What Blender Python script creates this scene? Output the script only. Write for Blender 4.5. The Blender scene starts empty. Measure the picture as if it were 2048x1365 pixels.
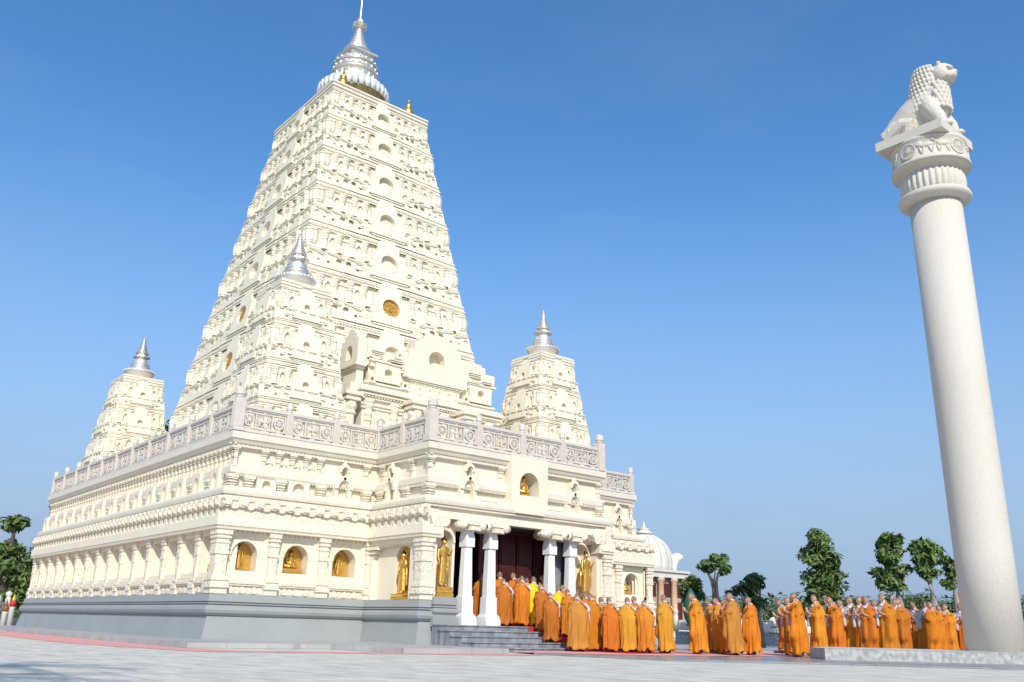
import bpy, bmesh, math, random
from mathutils import Vector, Matrix
R = math.radians
random.seed(7)
SC = bpy.context.scene
COL = SC.collection
# ---------------------------------------------------------------- camera, sky, sun, exposure
F_PX, PITCH, ROLL, YAW, CAMZ = 1761.05, .313953, -.0262915, .690092, .65
def cam_axes():
    fw = Vector((math.sin(YAW)*math.cos(PITCH), math.cos(YAW)*math.cos(PITCH), math.sin(PITCH)))
    r = Vector((math.cos(YAW), -math.sin(YAW), 0)); d = fw.cross(r)
    c, s = math.cos(ROLL), math.sin(ROLL)
    return c*r+s*d, -s*r+c*d, fw
AX, AY, AZ = cam_axes()
cam = bpy.data.cameras.new('camera'); camo = bpy.data.objects.new('camera', cam); COL.objects.link(camo)
m = Matrix.Identity(4)
for i in range(3):
    m[i][0] = AX[i]; m[i][1] = -AY[i]; m[i][2] = -AZ[i]
m[2][3] = CAMZ
camo.matrix_world = m
cam.sensor_width = 36; cam.lens = F_PX/2048*36; cam.clip_end = 3000; cam.clip_start = .05
SC.camera = camo
def ray(x, y): return AX*((x-1024)/F_PX)+AY*((y-682.5)/F_PX)+AZ
def hit(x, y, ax, c):                     # photo pixel -> point on the plane axis = c
    v = ray(x, y); o = Vector((0, 0, CAMZ)); return o+v*((c-o[ax])/v[ax])
SUN_AZ, SUN_EL = R(210), R(36)            # azimuth (from +Y towards +X) of the place the sun is at
w = bpy.data.worlds.new('World'); SC.world = w; w.use_nodes = True
nt = w.node_tree; bg = nt.nodes['Background']
sk = nt.nodes.new('ShaderNodeTexSky'); sk.sky_type = 'NISHITA'; sk.sun_disc = False
sk.sun_elevation = SUN_EL; sk.sun_rotation = SUN_AZ
sk.air_density = 1.0; sk.dust_density = .6; sk.ozone_density = 2.5; sk.altitude = 0
hs = nt.nodes.new('ShaderNodeHueSaturation'); hs.inputs['Saturation'].default_value = 1.25; hs.inputs['Value'].default_value = 1.66
tc_ = nt.nodes.new('ShaderNodeTexCoord'); sx_ = nt.nodes.new('ShaderNodeSeparateXYZ'); mr_ = nt.nodes.new('ShaderNodeMapRange')
mr_.interpolation_type = 'SMOOTHSTEP'; mr_.inputs['From Min'].default_value = -.02; mr_.inputs['From Max'].default_value = .52; mr_.inputs['To Min'].default_value = 1.0; mr_.inputs['To Max'].default_value = 0
hm = nt.nodes.new('ShaderNodeMix'); hm.data_type = 'RGBA'; hm.inputs[7].default_value = (2.7, 3.7, 5.4, 1)   # distant haze near the horizon
nt.links.new(tc_.outputs['Generated'], sx_.inputs[0]); nt.links.new(sx_.outputs['Z'], mr_.inputs['Value']); nz_ = nt.nodes.new('ShaderNodeTexNoise'); nz_.inputs['Scale'].default_value = 2.2; nz_.inputs['Detail'].default_value = 7; nz_.inputs['Roughness'].default_value = .62
mp_ = nt.nodes.new('ShaderNodeMapping'); mp_.inputs['Scale'].default_value = (1, 1.6, 5); nt.links.new(tc_.outputs['Generated'], mp_.inputs[0]); nt.links.new(mp_.outputs[0], nz_.inputs['Vector'])
mn_ = nt.nodes.new('ShaderNodeMapRange'); mn_.inputs['From Min'].default_value = .5; mn_.inputs['From Max'].default_value = .8; mn_.inputs['To Min'].default_value = 0; mn_.inputs['To Max'].default_value = .12
nt.links.new(nz_.outputs['Fac'], mn_.inputs['Value']); ad_ = nt.nodes.new('ShaderNodeMath'); ad_.operation = 'ADD'; ad_.use_clamp = True
nt.links.new(mr_.outputs[0], ad_.inputs[0]); nt.links.new(mn_.outputs[0], ad_.inputs[1]); nt.links.new(ad_.outputs[0], hm.inputs[0])
nt.links.new(sk.outputs[0], hs.inputs['Color']); nt.links.new(hs.outputs[0], hm.inputs[6])
nt.links.new(hm.outputs[2], bg.inputs[0]); bg.inputs[1].default_value = .12
sl = bpy.data.lights.new('sun', 'SUN'); sl.energy = 3.95; sl.angle = R(.5); sl.color = (1, .945, .84)
so = bpy.data.objects.new('sun', sl); COL.objects.link(so)
sd = Vector((math.sin(SUN_AZ)*math.cos(SUN_EL), math.cos(SUN_AZ)*math.cos(SUN_EL), math.sin(SUN_EL)))
so.rotation_euler = sd.to_track_quat('Z', 'Y').to_euler(); so.location = (0, 0, 60)
SC.view_settings.view_transform = 'Standard'; SC.view_settings.look = 'None'
SC.view_settings.exposure = 0; SC.view_settings.gamma = 1
# ---------------------------------------------------------------- materials
def mat(name, col, rough=.6, metal=0, var=0, vscale=3, bump=0, bscale=20, kind='noise', col2=None, spec=None):
    M_ = bpy.data.materials.new(name); M_.use_nodes = True; n = M_.node_tree; b = n.nodes['Principled BSDF']
    b.inputs['Roughness'].default_value = rough; b.inputs['Metallic'].default_value = metal
    if spec is not None: b.inputs['Specular IOR Level'].default_value = spec
    c = (*col, 1); b.inputs['Base Color'].default_value = c
    tc = n.nodes.new('ShaderNodeTexCoord')
    if var or col2:
        t = n.nodes.new('ShaderNodeTexNoise'); t.inputs['Scale'].default_value = vscale; t.inputs['Detail'].default_value = 6
        n.links.new(tc.outputs['Object'], t.inputs['Vector'])
        r = n.nodes.new('ShaderNodeValToRGB'); r.color_ramp.elements[0].position = .32; r.color_ramp.elements[1].position = .68
        k = 1-var
        r.color_ramp.elements[0].color = (*(col2 or (col[0]*k, col[1]*k, col[2]*k)), 1); r.color_ramp.elements[1].color = c
        n.links.new(t.outputs['Fac'], r.inputs['Fac']); n.links.new(r.outputs[0], b.inputs['Base Color'])
    if bump:
        if kind == 'noise':
            t = n.nodes.new('ShaderNodeTexNoise'); t.inputs['Detail'].default_value = 5; out = t.outputs['Fac']
        else:
            t = n.nodes.new('ShaderNodeTexVoronoi'); t.feature = 'SMOOTH_F1'; out = t.outputs['Distance']
        t.inputs['Scale'].default_value = bscale
        n.links.new(tc.outputs['Object'], t.inputs['Vector'])
        bp = n.nodes.new('ShaderNodeBump'); bp.inputs['Strength'].default_value = min(bump, 1); bp.inputs['Distance'].default_value = .03*bump
        n.links.new(out, bp.inputs['Height']); n.links.new(bp.outputs[0], b.inputs['Normal'])
    return M_
CREAM = mat('cream_paint', (.81, .742, .583), .65, var=.06, vscale=1.2, bump=.25, bscale=9)
CARVED = mat('cream_carved_stucco', (.80, .732, .58), .7, var=.1, vscale=14, bump=1, bscale=11, kind='v')
GREYBAND = mat('pale_grey_paint', (.74, .685, .56), .7, var=.06, vscale=1.5, bump=.2, bscale=10)
PLINTH = mat('grey_plinth_paint', (.335, .355, .345), .55, var=.09, vscale=.8, bump=.15, bscale=14)
BALU = mat('grey_balustrade_paint', (.66, .61, .54), .7, var=.1, vscale=6, bump=.3, bscale=25)
WHITEP = mat('white_pillar_paint', (.80, .81, .80), .5, var=.04, vscale=2)
PETAL = mat('polished_pale_silver', (.88, .87, .85), .35, .25)
SILVER = mat('silver_metal', (.86, .80, .73), .38, .75, var=.08, vscale=5)
GOLD = mat('gold_leaf', (.83, .50, .12), .36, .85, var=.25, vscale=9, bump=.3, bscale=30)
GOLDP = mat('gold_paint', (.72, .43, .09), .45, .55, var=.2, vscale=7, bump=.5, bscale=24)
BLACKP = mat('black_paint', (.02, .018, .016), .5)
STONE = mat('white_granite', (.66, .615, .53), .8, var=.13, vscale=22, bump=.3, bscale=60)
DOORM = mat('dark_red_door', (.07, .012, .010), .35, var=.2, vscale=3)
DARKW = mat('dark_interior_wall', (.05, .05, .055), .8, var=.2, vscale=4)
GREYSTONE = mat('veined_grey_stone', (.30, .31, .33), .5, var=.5, vscale=3.5, bump=.1)
SKIN = mat('skin', (.50, .285, .18), .5, var=.08, vscale=12)
SCALP = mat('shaved_scalp', (.25, .155, .11), .55, var=.15, vscale=40)
EYE = mat('dark_eye', (.03, .02, .02), .4)
LIPS = mat('lips', (.36, .14, .11), .5)
SHIRT = mat('lavender_grey_cloth', (.60, .575, .62), .85, var=.12, vscale=8, bump=.3, bscale=16)
SHOE = mat('brown_sandal', (.10, .05, .035), .6, var=.2, vscale=10)
SOCK = mat('pale_socks', (.55, .52, .55), .8, var=.1)
def robe_mat(name, c): return mat(name, c, .82, var=.22, vscale=3.2, bump=.35, bscale=14, spec=.2)
ROBES = {}
for k_, c_ in (('orange', (.66, .20, .020)), ('amber', (.70, .265, .024)), ('ochre', (.60, .275, .038)), ('brown', (.55, .185, .020)), ('yellow', (.84, .60, .02))):
    for q_, f_ in enumerate((1, .9, 1.06)): ROBES[k_, q_] = robe_mat(k_+'_robe', (c_[0]*f_, c_[1]*f_*(1, .94, 1.04)[q_], c_[2]*(1, 1.1, .85)[q_]))
CARPET = mat('red_carpet', (.50, .035, .035), .9, var=.15, vscale=6)
PINK = mat('pink_carpet', (.80, .36, .33), .9, var=.12, vscale=2.5, bump=.2, bscale=8)
BARK = mat('pale_bark', (.42, .36, .29), .85, var=.35, vscale=9, bump=.6, bscale=16)
DBARK = mat('dark_bark', (.09, .07, .055), .85, var=.35, vscale=9, bump=.6, bscale=16)
def leaf_mat(name, a, b_, sc=1.1):
    M_ = mat(name, a, .55, var=.3, vscale=sc, col2=b_); return M_
LEAF = leaf_mat('green_leaves', (.15, .225, .05), (.04, .08, .018))
LEAFD = leaf_mat('dark_green_leaves', (.08, .145, .032), (.018, .042, .012))
LEAFL = leaf_mat('fresh_green_leaves', (.14, .21, .05), (.05, .095, .022))
PALML = leaf_mat('palm_leaves', (.08, .14, .03), (.04, .08, .02))
ORSTONE = mat('apricot_stone', (.70, .47, .31), .6, var=.15, vscale=3)
BRICKY = mat('rubble_stone', (.36, .24, .20), .8, var=.5, vscale=6, col2=(.5, .46, .42))
MAROON = mat('maroon_wood', (.10, .022, .022), .5)
WHITEW = mat('white_wall_paint', (.70, .67, .61), .6, var=.05, vscale=1)
TEAL = mat('green_net_cloth', (.008, .13, .085), .7, var=.4, vscale=5)
RED = mat('red_lacquer', (.6, .02, .02), .5)
YEL = mat('yellow_flower', (.75, .5, .06), .6)
OCHRE = mat('rust_brown_paint', (.30, .10, .03), .6)

def tile_mat(name, c1, c2, mortar, bw, bh, rough, stretch=(1, 1), streak=.12, rot=0, spec=.4):
    M_ = bpy.data.materials.new(name); M_.use_nodes = True; n = M_.node_tree; b = n.nodes['Principled BSDF']
    tc = n.nodes.new('ShaderNodeTexCoord'); mp = n.nodes.new('ShaderNodeMapping'); mp.inputs['Rotation'].default_value[2] = rot
    n.links.new(tc.outputs['Object'], mp.inputs[0])
    br = n.nodes.new('ShaderNodeTexBrick'); br.inputs['Scale'].default_value = 1; br.inputs['Brick Width'].default_value = bw
    br.inputs['Row Height'].default_value = bh; br.inputs['Mortar Size'].default_value = .011; br.offset = 0
    br.inputs['Color1'].default_value = (*c1, 1); br.inputs['Color2'].default_value = (*c2, 1); br.inputs['Mortar'].default_value = (*mortar, 1)
    n.links.new(mp.outputs[0], br.inputs['Vector'])
    ns = n.nodes.new('ShaderNodeTexNoise'); ns.inputs['Scale'].default_value = 1; ns.inputs['Detail'].default_value = 8; ns.inputs['Roughness'].default_value = .65
    m2 = n.nodes.new('ShaderNodeMapping'); m2.inputs['Rotation'].default_value[2] = YAW; m2.inputs['Scale'].default_value = (*stretch, 1)
    n.links.new(tc.outputs['Object'], m2.inputs[0]); n.links.new(m2.outputs[0], ns.inputs['Vector'])
    rp = n.nodes.new('ShaderNodeValToRGB'); rp.color_ramp.elements[0].position = .34; rp.color_ramp.elements[1].position = .62
    k = 1-streak; rp.color_ramp.elements[0].color = (k, k, k, 1); rp.color_ramp.elements[1].color = (1, 1, 1, 1)
    n.links.new(ns.outputs['Fac'], rp.inputs['Fac'])
    mx = n.nodes.new('ShaderNodeMix'); mx.data_type = 'RGBA'; mx.blend_type = 'MULTIPLY'; mx.inputs[0].default_value = 1
    n.links.new(br.outputs['Color'], mx.inputs[6]); n.links.new(rp.outputs[0], mx.inputs[7])
    n.links.new(mx.outputs[2], b.inputs['Base Color']); b.inputs['Roughness'].default_value = rough
    b.inputs['Specular IOR Level'].default_value = spec
    return M_
PLAZA = tile_mat('pale_stone_paving', (.72, .67, .565), (.78, .73, .62), (.46, .44, .40), .6, .3, .75, (2.6, 1.1), .28, spec=.15)
SLABM = tile_mat('grey_stone_paving', (.27, .28, .295), (.31, .32, .33), (.22, .22, .22), .8, .8, .3, (.5, 1.2), .3, spec=.5)
APRON = tile_mat('light_granite_apron', (.45, .445, .43), (.49, .485, .47), (.35, .35, .36), 1.0, 1.0, .45, (.6, 1.5), .25)
STEPM = tile_mat('veined_step_stone', (.27, .29, .32), (.40, .42, .45), (.2, .21, .23), .7, .3, .4, (5, 5), .45)
GRAN = mat('speckled_granite', (.50, .50, .48), .6, var=.45, vscale=9)
GRAN_LIT = mat('sunlit_granite_top', (.60, .59, .56), .6, var=.1, vscale=3)  # pillar plinth's top: sunlight on it put into the colour as a paler granite
GRASS = mat('grass', (.09, .13, .035), .9, var=.4, vscale=.5, bump=.5, bscale=3)

# ---------------------------------------------------------------- mesh builder
ident = lambda x, y, z: Vector((x, y, z))
class MB:
    def __init__(s): s.v = []; s.f = []; s.mi = []; s.T = ident; s.m = 0; s.smooth = False; s.sm = []
    def add(s, pts, faces):
        o = len(s.v); s.v += [s.T(*p) for p in pts]
        for f in faces: s.f.append([o+i for i in f]); s.mi.append(s.m); s.sm.append(s.smooth)
    def box(s, x0, x1, y0, y1, z0, z1):
        s.add([(x0, y0, z0), (x1, y0, z0), (x1, y1, z0), (x0, y1, z0), (x0, y0, z1), (x1, y0, z1), (x1, y1, z1), (x0, y1, z1)],
              [(0, 3, 2, 1), (4, 5, 6, 7), (0, 1, 5, 4), (1, 2, 6, 5), (2, 3, 7, 6), (3, 0, 4, 7)])
    def frust(s, cx, cy, z0, z1, a0, b0, a1, b1):
        s.add([(cx-a0, cy-b0, z0), (cx+a0, cy-b0, z0), (cx+a0, cy+b0, z0), (cx-a0, cy+b0, z0), (cx-a1, cy-b1, z1), (cx+a1, cy-b1, z1), (cx+a1, cy+b1, z1), (cx-a1, cy+b1, z1)],
              [(0, 3, 2, 1), (4, 5, 6, 7), (0, 1, 5, 4), (1, 2, 6, 5), (2, 3, 7, 6), (3, 0, 4, 7)])
    def rings(s, rs, close=True, cap=True):
        n = len(rs[0]); pts = [p for r_ in rs for p in r_]; fs = []
        for i in range(len(rs)-1):
            for j in range(n if close else n-1):
                k = (j+1) % n; fs.append((i*n+j, i*n+k, (i+1)*n+k, (i+1)*n+j))
        if cap and close: fs.append(tuple(range(n))[::-1]); fs.append(tuple((len(rs)-1)*n+j for j in range(n)))
        s.add(pts, fs)
    def lathe(s, cx, cy, prof, n=16, amp=0, k=0, a0=0, a1=None, ph=0):
        full = a1 is None; a1 = 2*math.pi if full else a1; rs = []
        for (r_, z) in prof:
            ring = []
            for j in range(n if full else n+1):
                a = a0+(a1-a0)*j/n; rr = r_*(1+amp*math.cos(k*a)) if amp else r_
                ring.append((cx+rr*math.cos(a+ph), cy+rr*math.sin(a+ph), z))
            rs.append(ring)
        s.rings(rs, close=full, cap=full)
    def tube(s, pts, rad, n=8, flat=1):
        pts = [Vector(p) for p in pts]; rs = []
        for i, p in enumerate(pts):
            d = (pts[min(i+1, len(pts)-1)]-pts[max(i-1, 0)]).normalized()
            a = d.cross(Vector((0, 0, 1)))
            if a.length < .05: a = d.cross(Vector((0, 1, 0)))
            a.normalize(); b = d.cross(a); r_ = rad[i] if isinstance(rad, (list, tuple)) else rad
            rs.append([tuple(p+a*r_*math.cos(t)*flat+b*r_*math.sin(t)) for t in [2*math.pi*j/n for j in range(n)]])
        s.rings(rs)
    def ell(s, c, r_, n=12, m_=8, M_=None):
        rs = []
        for i in range(m_+1):
            t = math.pi*(i+.02)/(m_+.04)-math.pi/2; ring = []
            for j in range(n):
                a = 2*math.pi*j/n; q = Vector((r_[0]*math.cos(t)*math.cos(a), r_[1]*math.cos(t)*math.sin(a), r_[2]*math.sin(t)))
                if M_: q = M_ @ q
                ring.append((c[0]+q.x, c[1]+q.y, c[2]+q.z))
            rs.append(ring)
        s.rings(rs)
    def prism(s, poly, z0, z1):               # poly (x,y) CCW, vertical
        n = len(poly); pts = [(x, y, z0) for x, y in poly]+[(x, y, z1) for x, y in poly]
        s.add(pts, [tuple(range(n))[::-1], tuple(range(n, 2*n))]+[(i, (i+1) % n, n+(i+1) % n, n+i) for i in range(n)])
    def slab(s, poly, d0, d1):                # poly (u,z) extruded in depth d
        n = len(poly); pts = [(x, d0, z) for x, z in poly]+[(x, d1, z) for x, z in poly]
        s.add(pts, [tuple(range(n))[::-1], tuple(range(n, 2*n))]+[(i, (i+1) % n, n+(i+1) % n, n+i) for i in range(n)])
    def hole(s, x0, x1, z0, z1, h, d0, d1):   # rectangular plate, depth d0 (front) to d1, hole polygon h round its centre
        cx = sum(p[0] for p in h)/len(h); cz = sum(p[1] for p in h)/len(h); out = []
        for (x, z) in h:
            dx, dz = x-cx, z-cz; t = 1e9
            if dx > 1e-9: t = min(t, (x1-cx)/dx)
            if dx < -1e-9: t = min(t, (x0-cx)/dx)
            if dz > 1e-9: t = min(t, (z1-cz)/dz)
            if dz < -1e-9: t = min(t, (z0-cz)/dz)
            out.append([cx+dx*t, cz+dz*t])
        for c in ((x0, z0), (x1, z0), (x1, z1), (x0, z1)):
            a = math.atan2(c[1]-cz, c[0]-cx)
            k = min(range(len(h)), key=lambda i: abs(math.remainder(math.atan2(out[i][1]-cz, out[i][0]-cx)-a, 2*math.pi)))
            out[k] = list(c)
        n = len(h)
        pts = [(x, d0, z) for x, z in h]+[(x, d1, z) for x, z in h]+[(x, d0, z) for x, z in out]+[(x, d1, z) for x, z in out]
        fs = []
        for i in range(n):
            j = (i+1) % n
            fs += [(i, j, 2*n+j, 2*n+i), (i, n+i, n+j, j), (2*n+i, 2*n+j, 3*n+j, 3*n+i)]
        s.add(pts, fs)
    def sweep(s, path, prof, closed=False):   # prof list (offset, z) along a plan path, outward = right of travel
        n = len(path); rs = []
        def nrm(a, b):
            d = Vector((b[0]-a[0], b[1]-a[1])).normalized(); return Vector((d.y, -d.x))
        for i in range(n):
            p = path[i]; pr = path[i-1] if (i or closed) else None; nx = path[(i+1) % n] if (i < n-1 or closed) else None
            if pr is None: o = nrm(p, nx)
            elif nx is None: o = nrm(pr, p)
            else:
                a, b = nrm(pr, p), nrm(p, nx); o = a+b; o = o/max(o.dot(a), .2) if o.length > .1 else a
            rs.append([(p[0]+o.x*q, p[1]+o.y*q, z) for q, z in prof])
        if closed: rs.append(rs[0])
        m_ = len(prof); pts = [p for r_ in rs for p in r_]; fs = []
        for i in range(len(rs)-1):
            for j in range(m_-1): fs.append((i*m_+j, (i+1)*m_+j, (i+1)*m_+j+1, i*m_+j+1))
        s.add(pts, fs)
    def mesh(s, name, mats):
        me = bpy.data.meshes.new(name); me.from_pydata([tuple(v) for v in s.v], [], s.f)
        for m_ in (mats if isinstance(mats, (list, tuple)) else [mats]): me.materials.append(m_)
        me.polygons.foreach_set('material_index', s.mi); me.polygons.foreach_set('use_smooth', s.sm)
        me.update(); return me
    def obj(s, name, mats, parent=None, fix=True):
        me = s.mesh(name, mats)
        if fix:
            b = bmesh.new(); b.from_mesh(me); bmesh.ops.recalc_face_normals(b, faces=b.faces); b.to_mesh(me); b.free()
        o = bpy.data.objects.new(name, me); COL.objects.link(o)
        if parent: o.parent = parent
        return o
def tag(o, label=None, cat=None, group=None, kind=None):
    if label: o['label'] = label
    if cat: o['category'] = cat
    if group: o['group'] = group
    if kind: o['kind'] = kind
    return o
def empty(name, loc=(0, 0, 0), rz=0):
    o = bpy.data.objects.new(name, None); o.empty_display_size = .2; COL.objects.link(o); o.location = loc; o.rotation_euler[2] = rz; return o
def link(name, me, parent=None, loc=(0, 0, 0), rz=0):
    o = bpy.data.objects.new(name, me); COL.objects.link(o); o.location = loc; o.rotation_euler[2] = rz
    if parent: o.parent = parent
    return o
def frame(ox, oy, ux, uy):                    # (u, d, z): u along the wall, d outward
    nx, ny = uy, -ux
    return lambda u, d, z: Vector((ox+ux*u+nx*d, oy+uy*u+ny*d, z))
def arch(cx, z0, z1, hw, n=10, point=0):      # arch-topped opening outline (CCW in u,z)
    pts = [(cx-hw, z0), (cx-hw*.3, z0), (cx+hw*.3, z0), (cx+hw, z0)]; zc = z1-hw*(1+point)
    pts.append((cx+hw, (z0+zc)/2))
    for i in range(n+1):
        a = math.pi*i/n; pts.append((cx+hw*math.cos(a), zc+hw*math.sin(a)*(1+point*math.sin(a)**3)))
    pts.append((cx-hw, (z0+zc)/2)); return pts
def circ(cx, cz, r_, n=12): return [(cx+r_*math.cos(2*math.pi*i/n+.26), cz+r_*math.sin(2*math.pi*i/n+.26)) for i in range(n)]
def rect(x0, x1, z0, z1):
    xm, zm = (x0+x1)/2, (z0+z1)/2
    return [(x0, z0), (xm, z0), (x1, z0), (x1, zm), (x1, z1), (xm, z1), (x0, z1), (x0, zm)]
def remesh(mb, name, mats, voxel, smooth=2, parent=None, matfn=None):
    o = mb.obj('tmp', mats)
    md = o.modifiers.new('r', 'REMESH'); md.mode = 'VOXEL'; md.voxel_size = voxel; md.use_smooth_shade = True
    if smooth: sm = o.modifiers.new('s', 'SMOOTH'); sm.iterations = smooth; sm.factor = .5
    dg = bpy.context.evaluated_depsgraph_get(); me = bpy.data.meshes.new_from_object(o.evaluated_get(dg)); me.name = name
    me.materials.clear()
    for m_ in (mats if isinstance(mats, (list, tuple)) else [mats]): me.materials.append(m_)
    for p in me.polygons:
        p.use_smooth = True; p.material_index = matfn(p.center) if matfn else 0
    bpy.data.objects.remove(o)
    return me
#PART2
# ---------------------------------------------------------------- ground
def sheet(name, poly, z, m_, th=0):
    b = MB()
    if th: b.prism(poly, z-th, z)
    else: b.add([(x, y, z) for x, y in poly], [tuple(range(len(poly)))])
    o = b.obj(name, m_); return tag(o, kind='structure')
sheet('ground', [(-900, -900), (1500, -900), (1500, 1500), (-900, 1500)], -.02, GRASS)
sheet('plaza_paving', [(-60, -40), (95, -40), (95, 30), (62, 68), (-60, 68)], 0, PLAZA)
sheet('grey_pavement', [(15.5, 17.6), (16.5, 14.1), (19.6, 11.9), (23, 8.85), (34, -1.5), (80, -1.5), (80, 40), (30, 40), (30, 17.6)], .04, SLABM, .035)
sheet('temple_apron', [(8.1, 50), (8.1, 21.3), (11.6, 20.9), (12.0, 18.2), (15.19, 18.2), (15.19, 23), (24, 23), (24, 18.2), (31, 18.2), (31, 50)], .12, APRON, .115)
b = MB(); path = [(6.3, 60), (6.3, 24), (7.4, 19.0), (15.2, 16.9)]; path2 = [(15.45, 17.9), (8.6, 19.6), (7.95, 21.6), (7.95, 60)]
b.add([(x, y, .006) for x, y in path+path2], [(0, 1, 6, 7), (1, 2, 5, 6), (2, 3, 4, 5)])
tag(b.obj('pink_carpet', PINK), 'long faded pink carpet strip on the paving round the temple plinth', 'carpet')
b = MB(); z = .046
b.add([(15.6, 17.5, z), (18.4, 15.9, z), (23, 15.6, z), (29, 14.9, z), (34, 19, z), (30, 21.5, z), (24, 21.5, z), (19.8, 19.05, z), (15.9, 19.05, z)], [tuple(range(9))])
tag(b.obj('procession_carpet', PINK), 'wide pale pink carpet lying under the monks on the grey pavement', 'carpet')
# ---------------------------------------------------------------- temple
temple = empty('temple', (18.85, 36.5, 0))
tag(temple, 'cream temple with tall carved tower, corner turrets, grey plinth and pillared porch', 'temple')
def part(b, name, mats, parent=None):
    o = b.obj(name, mats); o.parent = parent or temple
    if not parent: o.matrix_parent_inverse = Matrix.Translation((-18.85, -36.5, 0))
    return o
X1L = 28.25
X0, X1, Y0, Y1, WX0, WX1, WY = 10.05, 27.65, 25.05, 46.5, 15.0, 22.7, 22.0
FULL = [(X0, Y0), (WX0, Y0), (WX0, WY), (WX1, WY), (WX1, Y0), (X1, Y0), (X1, Y1), (X0, Y1)]
FULLS = [(X0, Y0), (WX0, Y0), (WX0, WY), (WX1, WY), (WX1, Y0), (27.95, Y0), (27.95, Y1), (X0, Y1)]
LOWR = [(22.2, WY), (WX1, WY), (WX1, Y0), (X1L, Y0), (X1L, Y1), (X0, Y1), (X0, Y0), (WX0, Y0), (WX0, WY), (15.5, WY)]
# plinth
b = MB()
b.sweep(LOWR, [(-.5, 1.34), (.14, 1.34), (.17, 1.13), (.12, 1.125), (.12, 1.10), (.17, 1.095), (.17, 1.065), (.11, 1.06), (.11, 1.035), (.18, 1.03), (.255, .98), (.275, .9), (.25, .82), (.18, .755), (.13, .75), (.15, .7), (.29, .14), (.30, .1)])
o = part(b, 'plinth', PLINTH)
for x in (15.28, 21.6):
    b = MB(); x1 = x+.82
    b.sweep([(x, 22.6), (x, 21.72), (x1, 21.72), (x1, 22.6)], [(-.3, 1.43), (.0, 1.43), (.02, 1.22), (-.02, 1.21), (-.02, 1.18), (.03, 1.17), (.03, 1.14), (-.01, 1.13), (.05, 1.06), (.05, 1.0), (-.01, .93), (-.01, .88), (.04, .86), (.04, .6)])
    part(b, 'statue_pier', PLINTH)
# lower wall core and niche plates
b = MB()
b.box(X0+.62, X1L-.62, Y0+.62, Y1-.62, .2, 4.2)
b.box(WX0+.32, 16.4, 22.7, Y0+.6, .2, 4.2); b.box(21.3, WX1-.32, 22.7, Y0+.6, .2, 4.2)
b.box(WX0+.02, 15.5, 22.02, 22.72, 1.3, 4.0); b.box(22.2, WX1-.02, 22.02, 22.72, 1.3, 4.0)
part(b, 'wall', CREAM)
PIL = [(1.34, 1.5, .20, .16), (1.5, 1.62, .22, .21), (1.62, 1.7, .19, .14), (1.7, 1.78, .20, .17), (1.78, 1.86, .15, .12), (1.86, 2.42, .135, .11), (2.42, 2.5, .155, .14), (2.5, 2.72, .145, .13), (2.72, 2.78, .16, .15), (2.78, 2.86, .13, .12), (2.86, 2.92, .17, .16), (2.92, 2.97, .145, .13), (2.97, 3.06, .18, .17), (3.06, 3.16, .2, .16)]
def pil(b, u, sc=1):
    for (z0, z1, hw, d) in PIL: b.box(u-hw*sc, u+hw*sc, -.1, d, z0, z1)
pilm = {}
def pilaster_obj(T, u, rz, corner=False):
    if corner not in pilm:
        bb = MB()
        for (z0, z1, hw, d) in PIL:
            if corner: bb.box(-.16, hw+.02, -d, .12, z0, z1); bb.box(-d, -.16+.0, -d, hw+.14, z0, z1)
            else: bb.box(-hw, hw, -d, .1, z0, z1)
        pilm[corner] = bb.mesh('pilaster', CARVED)
    p = T(u, 0, 0); o = link('pilaster', pilm[corner], temple, (p.x, p.y, 0), rz)
    if abs(rz) > .1: o.scale = (.82, .7, 1)
    o.matrix_parent_inverse = Matrix.Translation((-18.85, -36.5, 0)); return o
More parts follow.
